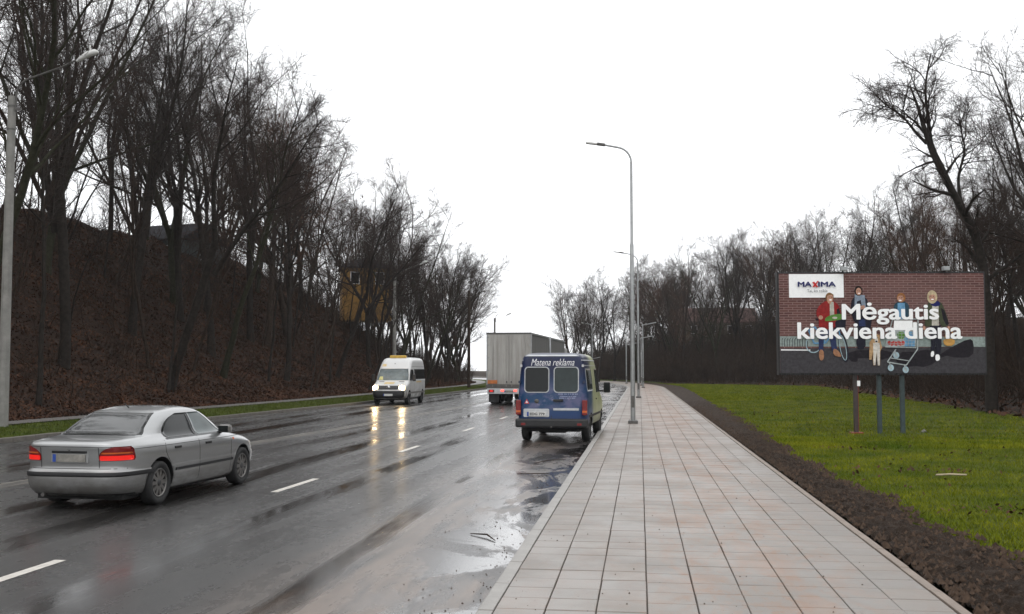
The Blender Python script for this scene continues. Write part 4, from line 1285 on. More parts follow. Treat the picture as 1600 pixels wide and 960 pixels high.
    tri = MB().add([(-.07, 0, -.05), (.07, 0, -.05), (0, 0, .08)], [(0, 1, 2)]).build('warning_sticker', M['red_sticker'], e, (-.67, yr(.6, 1.1) - .012, 1.09))
    MB().add([(-.035, 0, -.03), (.035, 0, -.03), (0, 0, .035)], [(0, 1, 2)]).build('sticker_print', M['white_print'], tri, (0, -.003, 0))
    MB().box(-.985, .985, -.05, .16, .40, .64, .05).build('rear_bumper', M['black'], e)
    MB().box(-.90, .90, -.02, 4.6, 2.30, 2.34, .01) if False else None
    end_patch(st, [2.315, 2.335, 2.36], [-.74, -.72, -.66], [.74, .72, .66], False, .012, 'roof_edge', M['roof_edge'], e)
    t = text('Matena reklama', .2, M['white_print'], e, (.03, yr(0, 2.15) - .016, 2.155), (R(90 - 4), 0, 0), shear=.35, space=1.0, name='script_lettering')
    fit(t, 1.18, .185)
    for z, w_ in ((1.30, .50), (1.235, .42), (1.19, .46)):
        tb = MB(); q = -w_ / 2
        while q < w_ / 2:
            d_ = rnd.uniform(.012, .03); tb.box(q, q + d_, -.001, .001, -.014, .014); q += d_ + rnd.choice([.007, .007, .03])
        tag(tb.build('small_lettering', M['white_faint'], e, (.44, yr(.4, z) - .013, z)), kind='stuff')
    # towing eye, axle, exhaust, windscreen, bonnet parts
    MB().tube([(-.75, A0, .33), (.75, A0, .33)], .06, 10).build('rear_axle', M['under'], e)
    MB().box(-.35, .35, .35, .9, .24, .32, .03).build('spare_wheel', M['under'], e)
    MB().tube([(.0, -.06, .42), (.0, .1, .42)], .025, 10).build('tow_hook', M['galv_dark'], e)
    end_patch(st, [1.36, 1.6, 1.8, 2.02], [-.86, -.83, -.80, -.76], [.86, .83, .80, .76], True, .008, 'windscreen', M['glass_screen'], e)
    end_patch(st, [.55, .75], [-.5, -.5], [.5, .5], True, .01, 'grille', M['black'], e)
    for sx in (-1, 1):
        a, b = (.56, .88) if sx > 0 else (-.88, -.56)
        end_patch(st, [.70, .88], [a, a], [b, b], True, .01, 'headlight', M['lens'], e)
    return e
M['glass_van'] = mat('van_window_glass', (.022, .032, .032), .07, .3, 1.8, spec=.3)
M['white_faint'] = mat('faint_vinyl', (.26, .30, .44), .45, .2, 9)
VAN = blue_van((-2.37, 27.55, 0), R(-3.3))

# ---------------------------------------------------------------- white minibus with its headlights on
def minibus(loc, rz):
    e = empty('minibus', loc, rz, 'white route minibus with lit headlights and yellow roof sign, coming closer', 'minibus')
    st = Stack([
        (.33, .10, 5.72, .86, 8), (.40, .02, 5.86, .95, 8), (.55, .0, 5.91, .985, 9), (.75, .0, 5.90, .992, 9), (.95, .0, 5.82, .993, 10), (1.08, .004, 5.62, .992, 10), (1.20, .008, 5.22, .99, 10), (1.30, .012, 4.96, .985, 11),
        (1.55, .03, 4.76, .965, 12), (1.80, .045, 4.56, .94, 12), (2.00, .06, 4.38, .915, 12), (2.20, .075, 4.18, .89, 11), (2.40, .10, 3.96, .86, 10), (2.55, .15, 3.72, .80, 8), (2.62, .26, 3.40, .68, 6), (2.65, .6, 2.9, .45, 5), (2.66, 1.4, 2.0, .05, 3)])
    WZ = .345; A0, A1 = 1.22, 4.88
    obj('body', st.mesh('body', M['white_dirty'], 128, [(A0, WZ + .03, .42), (A1, WZ + .03, .42)], M['under']), e)
    MB().box(-.75, .75, .3, 5.5, .26, .44).build('underbody', M['under'], e)
    for sx in (-1, 1):
        for y in (A0, A1): wheel(e, sx * .86, y, .345, .22, sx, M['steel_rim'], 0, .62)
    end_patch(st, [1.34, 1.6, 1.8, 1.99], [-.90, -.88, -.84, -.80], [.90, .88, .84, .80], True, .008, 'windscreen', M['glass_screen'], e, 24)
    end_patch(st, [.84, .90, .98, 1.06], [-.52, -.57, -.64, -.70], [.52, .57, .64, .70], True, .012, 'grille', M['black'], e)
    end_patch(st, [.36, .44, .6, .76], [-.86, -.93, -.95, -.95], [.86, .93, .95, .95], True, .02, 'front_bumper', M['black'], e, 24)
    MB().lathe_x([(.012, .002), (.012, .09), (0, .10)], 0, 0, 0, 26).build('badge', M['chrome'], e, (0, float(st.yend(0, .96, True)) + .016, .96)).rotation_euler = (0, 0, R(90))
    plate(e, 0, float(st.yend(0, .56, True)) + .034, .55, .52, .115, '', False)
    for sx in (-1, 1):
        a, b = (.58, .90) if sx > 0 else (-.90, -.58)
        o = end_patch(st, [.79, .88, 1.0, 1.08], [min(a, b) + (0 if sx > 0 else .0)] * 4, [max(a, b)] * 4, True, .010, 'headlight', M['lens'], e)
        c = sx * .74
        MB().lathe_x([(.02, .001), (.012, .10), (-.0, .14), (-.03, .15)], 0, 0, 0, 24).build('lamp_bulb', M['head_lit'], o, (c, float(st.yend(c, .92, True)) + .022, .92)).rotation_euler = (0, 0, R(90))
        a, b = (.42, .72) if sx > 0 else (-.72, -.42)
        end_patch(st, [1.255, 1.285], [a, a], [b, b], True, .008, 'bonnet_vent', M['black'], e)
        side_patch(st, [1.34, 1.6, 1.8, 1.95], [3.62, 3.62, 3.62, 3.64], [4.66, 4.52, 4.36, 4.22], sx, .008, 'door_window', M['glass_dark'], e)
        side_patch(st, [1.36, 1.5, 1.8, 1.98], [.42, .38, .38, .42], [3.40, 3.44, 3.44, 3.40], sx, .008, 'side_window', M['glass_dark'], e, 30)
        side_patch(st, [.60, .70], [.1, .1], [5.2, 5.2], sx, .012, 'side_moulding', M['grey_trim'], e, 40)
        side_patch(st, [1.20, 1.29], [1.6, 1.6], [3.0, 3.0], sx, .006, 'yellow_lettering', M['yellow_print'], e, 20)
        for y0 in (3.55, 4.62, 2.0):
            side_patch(st, [.5, .9, 1.2], [y0] * 3, [y0 + .012] * 3, sx, .002, 'door_gap', M['black'], e, 3)
        side_patch(st, [2.10, 2.12], [.15, .15], [3.9, 3.9], sx, .004, 'roof_seam', M['grey_trim'], e, 40)
        mir = MB().box(-.10, .10, -.07, .05, -.19, .19, .05).build('wing_mirror', M['black'], e, (sx * 1.17, 4.52, 1.48))
        MB().tube([(0, 0, 0), (-sx * .24, .02, -.04)], .03, 8).build('mirror_arm', M['black'], mir, (0, 0, -.1))
    a = end_patch(st, [1.135, 1.25], [-.20, -.20], [.36, .34], True, .012, 'yellow_lettering', M['yellow_print'], e, 10)
    end_patch(st, [2.12, 2.26], [.50, .48], [.74, .72], True, .006, 'route_number', M['yellow_print'], e, 6)
    end_patch(st, [1.37, 1.55], [.52, .56], [.78, .72], True, .012, 'route_card', M['card'], e, 6)
    MB().box(-.02, .02, -.02, .02, -.02, .02, .006).build('roof_camera', M['black'], e, (.02, float(st.yend(0, 2.28, True)) + .01, 2.28))
    MB().box(-.48, .48, -.10, .10, 0, .16, .06).build('roof_sign', M['yellow_sign'], e, (0, 3.42, 2.60))
    return e
def make_dirty_white():
    m = bpy.data.materials.new('grubby_white_paint'); g = NG(m)
    n = g.noise(2.2, 6, (1, .6, 2))
    d = g.m('MULTIPLY', g.ss(g.z, 1.25, .45), g.ss(n, .2, .8))
    g.out(g.mix(d, (.60, .60, .59), (.21, .19, .165)), g.mixf(d, .3, .7)); g.b.inputs['Coat Weight'].default_value = .3
    return m
M['white_dirty'] = make_dirty_white()
M['grey_trim'] = mat('grey_trim', (.16, .15, .14), .6, .2, 5)
M['yellow_print'] = mat('yellow_vinyl', (.58, .36, .10), .5, .5, 14, col2=(.66, .58, .38))
M['yellow_sign'] = mat('yellow_roof_sign', (.55, .34, .045), .4, .2, 8)
M['card'] = mat('route_card', (.55, .52, .22), .6, .3, 9)
BUS = minibus((-13.86, 61.2, 0), R(180.8))

# ---------------------------------------------------------------- lorry with trailer
def make_trailer(name, c1, c2, sx):
    m = bpy.data.materials.new(name); g = NG(m)
    n = g.noise(1.6, 7, (2.6, 2.6, .16), rough=.72); n2 = g.noise(5, 6, (1, 1, .3))
    col = g.mix(g.ss(n, .35, .7), c1, c2)
    col = g.mix(g.m('MULTIPLY', g.ss(n2, .55, .8), .5), col, tuple(c * .45 for c in c1))
    col = g.mix(g.m('MULTIPLY', g.ss(g.z, 1.9, .9), .45), col, (.16, .14, .12))
    g.out(col, .55)
    return m
M['door_grey'] = make_trailer('grimy_trailer_door', (.40, .39, .365), (.26, .245, .225), 1)
M['curtain'] = make_trailer('grey_side_curtain', (.13, .13, .125), (.085, .085, .08), 1)
M['orange_board'] = mat('orange_marker_board', (.42, .13, .03), .5, .3, 7)
def lorry(loc, rz):
    e = empty('lorry', loc, rz, 'grey box lorry pulling a trailer with two tall rear doors, ahead of the blue van', 'lorry')
    W, Z0, Z1, L = 1.275, 1.02, 4.0, 7.8
    MB().box(-W + .03, W - .03, .05, L, Z0, Z1 - .04).build('trailer_box', M['curtain'], e)
    for sx in (-1, 1):
        a, b = (.012, W - .06) if sx > 0 else (-W + .06, -.012)
        d = MB().box(a, b, -.01, .04, Z0 + .1, Z1 - .1, .008).build('rear_door', M['door_grey'], e)
        for k in range(2):
            x = sx * (.16 + .75 * k)
            MB().tube([(x, -.03, Z0 - .02), (x, -.03, Z1 - .12)], .014, 6).build('lock_bar', M['door_grey'], d)
        MB().box(sx * .13 - .03, sx * .13 + .03, -.05, -.015, Z0 + .2, Z0 + .28, .006).build('door_handle', M['black'], d)
        for z in (1.3, 1.9, 2.6, 3.3, 3.75):
            MB().box(sx * (W - .10) - .06, sx * (W - .10) + .06, -.028, -.01, z - .03, z + .03, .004).build('hinge', M['galv'], d)
        a, b = (.82, W - .08) if sx > 0 else (-W + .08, -.62)
        MB().box(a if sx > 0 else -W + .08, b if sx > 0 else -.66, -.045, -.012, Z0 + .14, Z0 + .34, .004).build('marker_board', M['orange_board'], e)
        MB().box(sx * (W - .028) - .028, sx * (W - .028) + .028, -.02, .06, Z0, Z1, .008).build('corner_post', M['galv'], e)
        # lights
        a = sx * .98
        MB().box(a - .16, a + .16, -.10, -.04, .68, .84, .02).build('tail_light', M['tail_off'], e)
        MB().box(a - .08, a + .08, -.108, -.098, .71, .81, .02).build('tail_bulb', M['tail_lit'], e)
        a = sx * .36
        MB().box(a - .09, a + .09, -.10, -.04, .73, .83, .02).build('brake_light', M['brake_hot'], e)
        MB().box(sx * .95 - .28, sx * .95 + .28, .5, .54, .12, .75).build('mud_flap', M['black'], e)
        for y in (1.4, 2.7, 5.9): wheel(e, sx * 1.02, y, .48, .5, sx, M['steel_rim'], 0, .55)
        MB().box(sx * (W + .002) - .02, sx * (W + .002) + .02, .03, L, Z1 - .12, Z1 - .02, .006).build('top_rail', M['galv'], e)
        MB().box(sx * (W + .002) - .02, sx * (W + .002) + .02, .03, L, Z0, Z0 + .14, .006).build('bottom_rail', M['galv_dark'], e)
    MB().box(-W, W, -.02, .08, Z1 - .10, Z1, .01).build('header_rail', M['galv_dark'], e)
    MB().box(-W, W, -.03, .10, Z0 - .10, Z0 + .08, .01).build('sill', M['galv_dark'], e)
    MB().box(-W + .05, W - .05, -.06, .06, .60, .90, .02).build('rear_bumper', M['pale_seal'], e)
    plate(e, 0, -.075, .74, .50, .11, '', True, True)
    MB().box(-.5, .5, .2, L, .72, .95).build('chassis', M['under'], e)
    # drawbar and the lorry in front
    MB().box(-.12, .12, L - .1, L + 1.2, .55, .68).build('drawbar', M['under'], e)
    y0 = L + .75
    MB().box(-W + .03, W - .03, y0, y0 + 8.6, Z0, Z1 - .04).build('lorry_box', M['curtain'], e)
    for sx in (-1, 1):
        MB().box(sx * (W - .02) - .04, sx * (W - .02) + .04, y0 - .05, y0 + .08, Z0, Z1 + .03, .01).build('corner_post', M['roof_edge'], e)
        MB().box(sx * (W + .002) - .02, sx * (W + .002) + .02, y0 + .05, y0 + 8.6, Z1 - .12, Z1 - .02, .006).build('top_rail', M['galv'], e)
        for y in (y0 + 1.4, y0 + 2.7, y0 + 9.4): wheel(e, sx * 1.02, y, .48, .4, sx, M['steel_rim'], 0, .55)
    MB().box(-.5, .5, y0, y0 + 9.5, .6, .95).build('chassis', M['under'], e)
    cb = MB().box(-1.22, 1.22, y0 + 8.75, y0 + 10.8, .75, 3.5, .12).build('cab', M['white_dirty'], e)
    MB().box(-1.1, 1.1, 10.75 + y0, 10.82 + y0, 1.9, 2.9, .02).build('windscreen', M['glass_dark'], cb)
    for sx in (-1, 1):
        MB().box(sx * 1.215 - .012, sx * 1.215 + .012, y0 + 9.5, y0 + 10.5, 1.9, 2.8, .01).build('cab_window', M['glass_dark'], cb)
    return e
LORRY = lorry((-7.20, 56.4, 0), R(-2.0))
HAZE = 0.0002
# ---------------------------------------------------------------- lamp posts on the pavement
def arc_arm(z0, reach, rise, rad, sx):
    """pole bends over into an arm going towards sx"""
    pts = [(0, 0, z0)]
    for k in range(1, 9):
        a = R(80) * k / 8
        pts.append((sx * rad * (1 - math.cos(a)), 0, z0 + rad * math.sin(a)))
    x, z = pts[-1][0], pts[-1][2]
    pts.append((sx * reach, 0, z + rise))
    return pts
def street_lamp(x, y, label, H=9.1, main=True, foot=None, z=.1, ped=None):
    e = empty('street_lamp', (x, y, z), 0, label, 'street lamp', 'galvanised lamp posts on the pavement')
    MB().box(-.17, .17, -.17, .17, 0, .10, .015).build('base_plate', M['galv_dark'], e)
    for sx in (-1, 1):
        for sy in (-1, 1):
            MB().tube([(sx * .125, sy * .125, .09), (sx * .125, sy * .125, .135)], .018, 6).build('bolt', M['galv'], e)
    top = H if main else ped + .12
    MB().tube([(0, 0, .1), (0, 0, top * .42), (0, 0, top * .68), (0, 0, top * .685), (0, 0, top)], [.085, .072, .066, .05, .042], 14).build('pole', M['galv'], e)
    MB().box(-.05, .05, -.093, -.06, .55, .95, .01).build('access_door', M['galv_dark'], e)
    if main:
        arm = arc_arm(H - .01, -0, .0, .55, -1)
        arm = arm[:-1] + [(-.93, 0, arm[-2][2] + .10)]
        MB().tube(arm, .034, 10).build('arm', M['galv'], e)
        hx, hz = arm[-1][0], arm[-1][2]
        h = MB().box(-.26, .02, -.09, .09, -.04, .045, .02).build('luminaire', M['galv_dark'], e, (hx, 0, hz))
        h.rotation_euler = (0, R(9), 0)
        l = MB().box(-.66, -.255, -.10, .10, -.035, .03, .02).build('lamp_head', M['lens'], h)
    if ped:
        MB().tube([(-.12, 0, ped - .03), (0, 0, ped), (.85, 0, ped + .16)], .036, 10).build('walkway_arm', M['galv'], e)
        h = MB().box(0, .55, -.09, .09, -.04, .04, .02).build('walkway_luminaire', M['galv'], e, (.8, 0, ped + .16))
        h.rotation_euler = (0, R(-11), 0)
    return e
street_lamp(-.25, 35.7, 'tall curved steel lamp post nearest on the pavement, right of the blue van')
street_lamp(-.10, 67.3, 'second steel lamp post along the pavement, with an extra arm over the walkway', 8.85, True, ped=7.7)
street_lamp(.31, 104, 'short lamp post far along the pavement with only a walkway arm', main=False, ped=6.3)
street_lamp(.15, 118, 'farthest short lamp post with a walkway arm, before the bend', main=False, ped=5.4)
street_lamp(-1.75, 134, 'far curved lamp post standing at the start of the bend', 8.4, True, ped=5.0)
street_lamp(-7.0, 152, 'farthest curved lamp post above the front of the blue van', 8.0, True, ped=3.4)

# ---------------------------------------------------------------- concrete posts on the left
def concrete_post(x, y, H, label, arm=(2.77, 1.35), lean=0.0, m='concrete'):
    z = float(h_left(x, y)) - .1
    e = empty('concrete_lamp_post', (x, y, z), 0, label, 'lamp post', 'old lamp posts along the left verge')
    e.rotation_euler = (0, lean, 0)
    MB().tube([(0, 0, 0), (0, 0, H * .5), (0, 0, H)], [.17, .145, .12], 8, smooth=False).build('post', M[m], e)
    if arm:
        ax, az = arm
        a = [(.12, 0, H - .5), (.14, 0, H + .1), (.22, 0, H + .35), (.45, 0, H + .52), (ax * .6, 0, H + az * .66), (ax - .45, 0, H + az - .18)]
        MB().tube(a, .032, 8).build('arm', M['galv_dark'], e)
        h = MB().tube([(ax - .62, 0, H + az - .30), (ax - .5, 0, H + az - .22), (ax - .25, 0, H + az - .08), (ax, 0, H + az - .02), (ax + .1, 0, H + az - .02)], [.035, .07, .10, .095, .03], 12).build('luminaire', M['lens'], e)
        MB().tube([(ax - .18, 0, H + az + .05), (ax - .18, 0, H + az + .20)], [.04, .02], 8).build('photocell', M['lens'], h)
        for zz in (H - .35, H - 1.1):
            MB().tube([(0, 0, zz), (0, 0, zz + .06)], .135, 8).build('clamp_band', M['galv_dark'], e)
        MB().box(.12, .30, -.04, .04, H - .45, H - .38).build('bracket', M['galv_dark'], e)
    return e
concrete_post(-19.75, 29.9, 10.55, 'grey concrete lamp post with a long arm at the left edge of the picture')
concrete_post(-20.9, 86, 9.6, 'pale concrete lamp post rising behind the white minibus')
concrete_post(-16.6, 99, 9.6, 'dark bare wooden-looking post left of the lorry', None, m='bark_brown')
concrete_post(-18.6, 131, 8.5, 'far lamp post whose top shows above the lorry', (2.1, .6))

# ---------------------------------------------------------------- billboard
def make_brick_print():
    m = bpy.data.materials.new('printed_brick_wall'); g = NG(m)
    mp = g.N.new('ShaderNodeMapping'); mp.inputs['Rotation'].default_value = (R(-90), 0, 0); g.L.new(g.co, mp.inputs[0])
    b = g.N.new('ShaderNodeTexBrick'); g.L.new(mp.outputs[0], b.inputs['Vector'])
    b.inputs['Color1'].default_value = (.125, .052, .046, 1); b.inputs['Color2'].default_value = (.080, .033, .031, 1); b.inputs['Mortar'].default_value = (.21, .140, .128, 1)
    b.inputs['Scale'].default_value = 1.0; b.inputs['Mortar Size'].default_value = .010; b.inputs['Brick Width'].default_value = .26; b.inputs['Row Height'].default_value = .072
    sheen = g.ss(g.noise(.45, 3, off=(1, 0, 2)), .35, .7)
    g.out(g.mix(g.m('MULTIPLY', sheen, .25), b.outputs[0], (.24, .155, .145)), .6, .15)
    return m
M['p_brick'] = make_brick_print()
def pm(n, c, var=.30, sc=11): return mat('print_' + n, tuple(min(.92, v * (.8 if n != 'white' else 1.15)) for v in c), .6, var if n not in ('white', 'navy', 'red') else .05, sc, spec=.15)
for n_, c in dict(asphalt=(.060, .056, .062), plinth=(.30, .36, .34), white=(.80, .80, .80), navy=(.015, .02, .13), red=(.62, .03, .03), grey=(.30, .30, .32), skin=(.55, .30, .21), hair1=(.23, .12, .05), hair2=(.02, .014, .012), hair3=(.36, .15, .05), hair4=(.62, .50, .32),
                  coat_red=(.30, .022, .022), cream=(.55, .52, .45), jeans=(.03, .045, .12), boot=(.40, .20, .11), dark=(.018, .018, .03), scarf=(.28, .34, .42), teal=(.03, .075, .11), blue=(.16, .36, .58), olive=(.07, .08, .045), shadow=(.020, .017, .022), dog=(.52, .33, .17), dogw=(.72, .68, .62), steel=(.42, .46, .46), green=(.11, .26, .05), basket=(.58, .32, .09), wheel=(.42, .56, .62), tomato=(.5, .06, .05)).items():
    M['p_' + n_] = pm(n_, c)
BBX, BBY = 7.08, 31.25
bb = empty('billboard', (BBX, BBY, .05), R(5.5), 'large advertising billboard on three posts standing in the meadow', 'billboard')
PW, PH, PZ = 5.98, 2.94, 1.80
MB().box(-PW / 2 - .05, PW / 2 + .05, .02, .26, PZ - .05, PZ + PH + .05, .015).build('frame', M['black'], bb)
face = MB().box(-PW / 2, PW / 2, -.002, .03, PZ, PZ + PH).build('poster', M['p_brick'], bb)
def Q(x, y):
    """poster layout units (1283 x 628) -> metres on the face"""
    return ((x - 155) / 1283.0 * PW - PW / 2, PZ + PH - (y - 112) / 628.0 * PH)
LAY = [0]
class Print:
    def __init__(s, name): s.name, s.V, s.F, s.M, s.mi = name, [], [], [], []
    def poly(s, m, pts, smooth=0):
        LAY[0] += 1; y = -.003 - LAY[0] * .00022
        if smooth:
            p = np.asarray(pts, float)
            for _ in range(smooth):
                q = np.roll(p, -1, 0); p = np.stack([p * .75 + q * .25, p * .25 + q * .75], 1).reshape(-1, 2)
            pts = p
        b = len(s.V)
        for (px_, py_) in pts:
            a, c = Q(px_, py_); s.V.append((a, y, c))
        s.F.append(list(range(b, b + len(pts)))); 
        if m not in s.M: s.M.append(m)
        s.mi.append(s.M.index(m)); return s
    def oval(s, m, cx, cy, rx, ry, n=22, rot=0):
        c, d = math.cos(rot), math.sin(rot)
        return s.poly(m, [(cx + rx * math.cos(t) * c - ry * math.sin(t) * d, cy + rx * math.cos(t) * d + ry * math.sin(t) * c) for t in np.linspace(0, 6.283, n, endpoint=False)])
    def line(s, m, pts, w):
        pts = np.asarray(pts, float)
        for a, b in zip(pts[:-1], pts[1:]):
            d = (b - a) / (np.linalg.norm(b - a) + 1e-6); nrm = np.array([-d[1], d[0]]) * w / 2
            s.poly(m, [a - nrm, b - nrm, b + nrm, a + nrm])
        return s
    def ring(s, m, cx, cy, rx, ry, w, rot=0, n=28):
        c, d = math.cos(rot), math.sin(rot)
        return s.line(m, [(cx + rx * math.cos(t) * c - ry * math.sin(t) * d, cy + rx * math.cos(t) * d + ry * math.sin(t) * c) for t in np.linspace(0, 6.2832, n)], w)
    def build(s):
        me = bpy.data.meshes.new(s.name); me.from_pydata(s.V, [], s.F)
        for m in s.M: me.materials.append(M['p_' + m])
        me.polygons.foreach_set('material_index', s.mi); me.update()
        return obj(s.name, me, face)
# street level of the picture
Print('printed_street').poly('asphalt', [(155, 585), (1438, 575), (1438, 740), (155, 740)]).poly('plinth', [(155, 508), (1438, 513), (1438, 575), (155, 572)]).poly('white', [(160, 590), (345, 592), (345, 598), (160, 597)]).poly('shadow', [(1130, 640), (1220, 580), (1340, 520), (1368, 545), (1360, 640), (1250, 645), (1180, 625), (1080, 705), (960, 690), (1010, 600), (1100, 590)], 1).poly('shadow', [(560, 600), (860, 590), (840, 660), (640, 640), (640, 672), (590, 665)], 1).poly('shadow', [(860, 610), (1110, 600), (1060, 690), (900, 705)], 1).build()
p = Print('printed_railing')
for k in range(11): p.line('shadow', [(168 + 16 * k, 572), (168 + 16 * k, 530), (174 + 16 * k, 520)], 3.5)
p.build()
Print('logo_panel').poly('white', [(217, 115), (561, 115), (561, 264), (217, 264)]).build()
# bicycle
p = Print('printed_bicycle')
p.ring('wheel', 368, 555, 48, 56, 6, .35).ring('dark', 552, 580, 24, 88, 8, -.18).ring('wheel', 548, 580, 18, 80, 4, -.18)
p.line('blue', [(370, 555), (335, 470), (375, 450), (440, 550), (372, 552)], 10).line('blue', [(440, 550), (520, 440), (530, 500)], 9).line('dark', [(378, 400), (420, 404), (560, 430)], 9)
p.poly('dark', [(480, 415), (570, 400), (565, 470), (500, 470)]).build()
# the four women and the dog
p = Print('printed_woman_red_coat')
p.poly('jeans', [(398, 470), (500, 470), (512, 600), (480, 600), (462, 500), (430, 520), (424, 600), (396, 600)])
p.poly('boot', [(398, 592), (424, 592), (430, 640), (418, 662), (398, 655)], 1).poly('boot', [(486, 585), (510, 590), (540, 628), (530, 640), (488, 628)], 1)
p.poly('coat_red', [(425, 295), (465, 280), (510, 292), (535, 330), (545, 400), (500, 410), (505, 462), (398, 462), (402, 400), (382, 370), (392, 330)], 1)
p.poly('cream', [(470, 288), (495, 292), (498, 375), (470, 378)]).oval('hair1', 470, 264, 26, 31).oval('skin', 473, 268, 20, 26).poly('skin', [(455, 285), (480, 285), (478, 305), (460, 300)]).oval('skin', 412, 390, 14, 13)
p.oval('hair2', 466, 262, 3, 2).oval('hair2', 482, 262, 3, 2).poly('hair1', [(450, 258), (455, 240), (475, 236), (494, 244), (496, 256), (484, 248), (466, 248)]).poly('shadow', [(528, 330), (545, 400), (520, 405), (512, 340)]).oval('white', 476, 279, 9, 4).poly('green', [(438, 395), (470, 375), (540, 365), (575, 380), (560, 400), (440, 418)], 1).oval('cream', 500, 392, 16, 7).build()
p = Print('printed_woman_dark_coat')
p.poly('dark', [(610, 270), (650, 250), (700, 262), (720, 320), (735, 440), (690, 500), (690, 590), (628, 590), (640, 440), (612, 400), (600, 330)], 1)
p.poly('scarf', [(628, 245), (690, 250), (697, 330), (672, 330), (665, 280), (640, 290), (640, 330), (625, 325)]).oval('hair2', 652, 222, 25, 32).oval('skin', 653, 226, 17, 23).poly('skin', [(660, 318), (688, 312), (690, 335), (665, 340)]).oval('hair2', 647, 222, 3, 2).oval('hair2', 660, 222, 3, 2).oval('white', 655, 238, 7, 3).poly('jeans', [(650, 400), (690, 400), (692, 445), (650, 445)]).build()
p = Print('printed_woman_blue_top')
p.poly('teal', [(880, 300), (912, 288), (948, 292), (970, 320), (972, 400), (870, 400), (868, 330)], 1).poly('blue', [(895, 300), (940, 300), (945, 400), (893, 400)]).oval('hair3', 918, 266, 27, 30).oval('skin', 914, 270, 19, 24).oval('hair2', 906, 266, 3, 2).oval('hair2', 922, 266, 3, 2).poly('hair3', [(893, 262), (900, 244), (922, 240), (938, 252), (938, 266), (926, 252), (908, 252)]).oval('white', 912, 283, 9, 4).build()
p = Print('printed_woman_green_coat')
p.poly('dark', [(1092, 440), (1160, 440), (1164, 560), (1150, 630), (1124, 630), (1128, 540), (1118, 610), (1096, 610), (1098, 540)])
p.poly('white', [(1096, 605), (1116, 600), (1114, 635), (1094, 640)], 1).poly('white', [(1124, 622), (1148, 622), (1152, 655), (1132, 665), (1122, 655)], 1)
p.poly('olive', [(1080, 300), (1112, 285), (1165, 290), (1185, 330), (1215, 430), (1195, 448), (1165, 450), (1150, 400), (1100, 448), (1056, 446), (1072, 380)], 1)
p.poly('cream', [(1112, 310), (1150, 310), (1150, 442), (1105, 442)]).poly('navy', [(1095, 282), (1150, 285), (1165, 315), (1120, 325), (1095, 300)], 1).oval('hair4', 1112, 262, 32, 42).oval('skin', 1112, 262, 20, 26).oval('hair2', 1104, 258, 3, 2).oval('hair2', 1120, 258, 3, 2).poly('hair4', [(1090, 255), (1098, 236), (1118, 232), (1134, 244), (1134, 262), (1124, 246), (1104, 248)]).poly('shadow', [(1165, 330), (1185, 345), (1212, 430), (1196, 440), (1176, 400)]).oval('white', 1113, 277, 9, 4).oval('skin', 1058, 458, 8, 14).oval('skin', 1210, 455, 8, 10)
p.line('basket', [(1185, 520), (1200, 470), (1225, 470), (1245, 520)], 6).poly('basket', [(1170, 525), (1250, 525), (1240, 568), (1182, 570)], 1).build()
p = Print('printed_dog')
p.poly('dog', [(715, 545), (735, 520), (780, 530), (792, 580), (780, 600), (776, 692), (762, 692), (758, 610), (748, 690), (734, 690), (732, 612), (724, 655), (710, 655), (712, 600)])
p.poly('dogw', [(736, 550), (776, 550), (778, 585), (775, 690), (763, 692), (757, 605), (747, 688), (736, 688)]).oval('dog', 755, 520, 24, 27).poly('dogw', [(748, 505), (762, 505), (770, 548), (745, 548)], 1).poly('dog', [(726, 500), (745, 500), (738, 520)]).poly('dog', [(782, 498), (766, 500), (772, 520)]).oval('dark', 757, 541, 7, 5).oval('dark', 747, 518, 3, 3).oval('dark', 766, 518, 3, 3).build()
p = Print('printed_trolley')
p.poly('steel', [(838, 470), (1010, 470), (1000, 570), (815, 575)]).poly('blue', [(930, 480), (1000, 480), (995, 572), (930, 572)]).poly('white', [(870, 410), (985, 410), (985, 470), (865, 470)]).poly('green', [(885, 480), (935, 480), (935, 525), (890, 525)], 1)
for k in range(7): p.oval('tomato', 838 + 14 * k, 550 + 6 * (k % 2), 12, 13)
p.line('steel', [(860, 405), (1020, 400), (1012, 590), (940, 690)], 7).line('steel', [(860, 405), (812, 575), (1005, 580)], 6).line('steel', [(878, 590), (822, 670), (940, 690)], 7).line('steel', [(845, 645), (955, 662)], 6)
for k in range(8): p.line('steel', [(830 + 22 * k, 475), (822 + 22 * k, 572)], 2.5)
for k in range(4): p.line('steel', [(832 - k * 4, 490 + 22 * k), (1008, 490 + 22 * k)], 2.5)
for (x, y) in ((878, 628), (843, 706), (935, 718)): p.oval('wheel', x, y, 19, 21).oval('steel', x, y, 8, 9).line('steel', [(x, y), (x - 8, y - 34)], 7)
p.build()
# sign panel and lettering
def bb_text(txt, x0, x1, y0, y1, m, bold):
    """flat lettering; strokes are fattened by overlaying shifted outlines"""
    LAY[0] += 8
    a, b = Q(x0, y0), Q(x1, y1)
    t = text(txt, .4, M['p_' + m], face, ((a[0] + b[0]) / 2, -.003 - LAY[0] * .00022, (a[1] + b[1]) / 2), (R(90), 0, 0))
    fit(t, abs(b[0] - a[0]) - 2 * bold, abs(a[1] - b[1]) - 2 * bold)
    bm = bmesh.new()
    for k, (dx, dy) in enumerate([(0, 0), (1, 0), (-1, 0), (0, .6), (0, -.6), (.7, .5), (-.7, .5), (.7, -.5), (-.7, -.5)]):
        n0 = len(bm.verts); bm.from_mesh(t.data); bm.verts.ensure_lookup_table()
        for v in bm.verts[n0:]: v.co += Vector((dx * bold, dy * bold, k * .00012))
    bm.to_mesh(t.data); bm.free()
    return t
bb_text('MA', 270, 358, 163, 197, 'navy', .010)
bb_text('IMA', 398, 510, 163, 197, 'navy', .010)
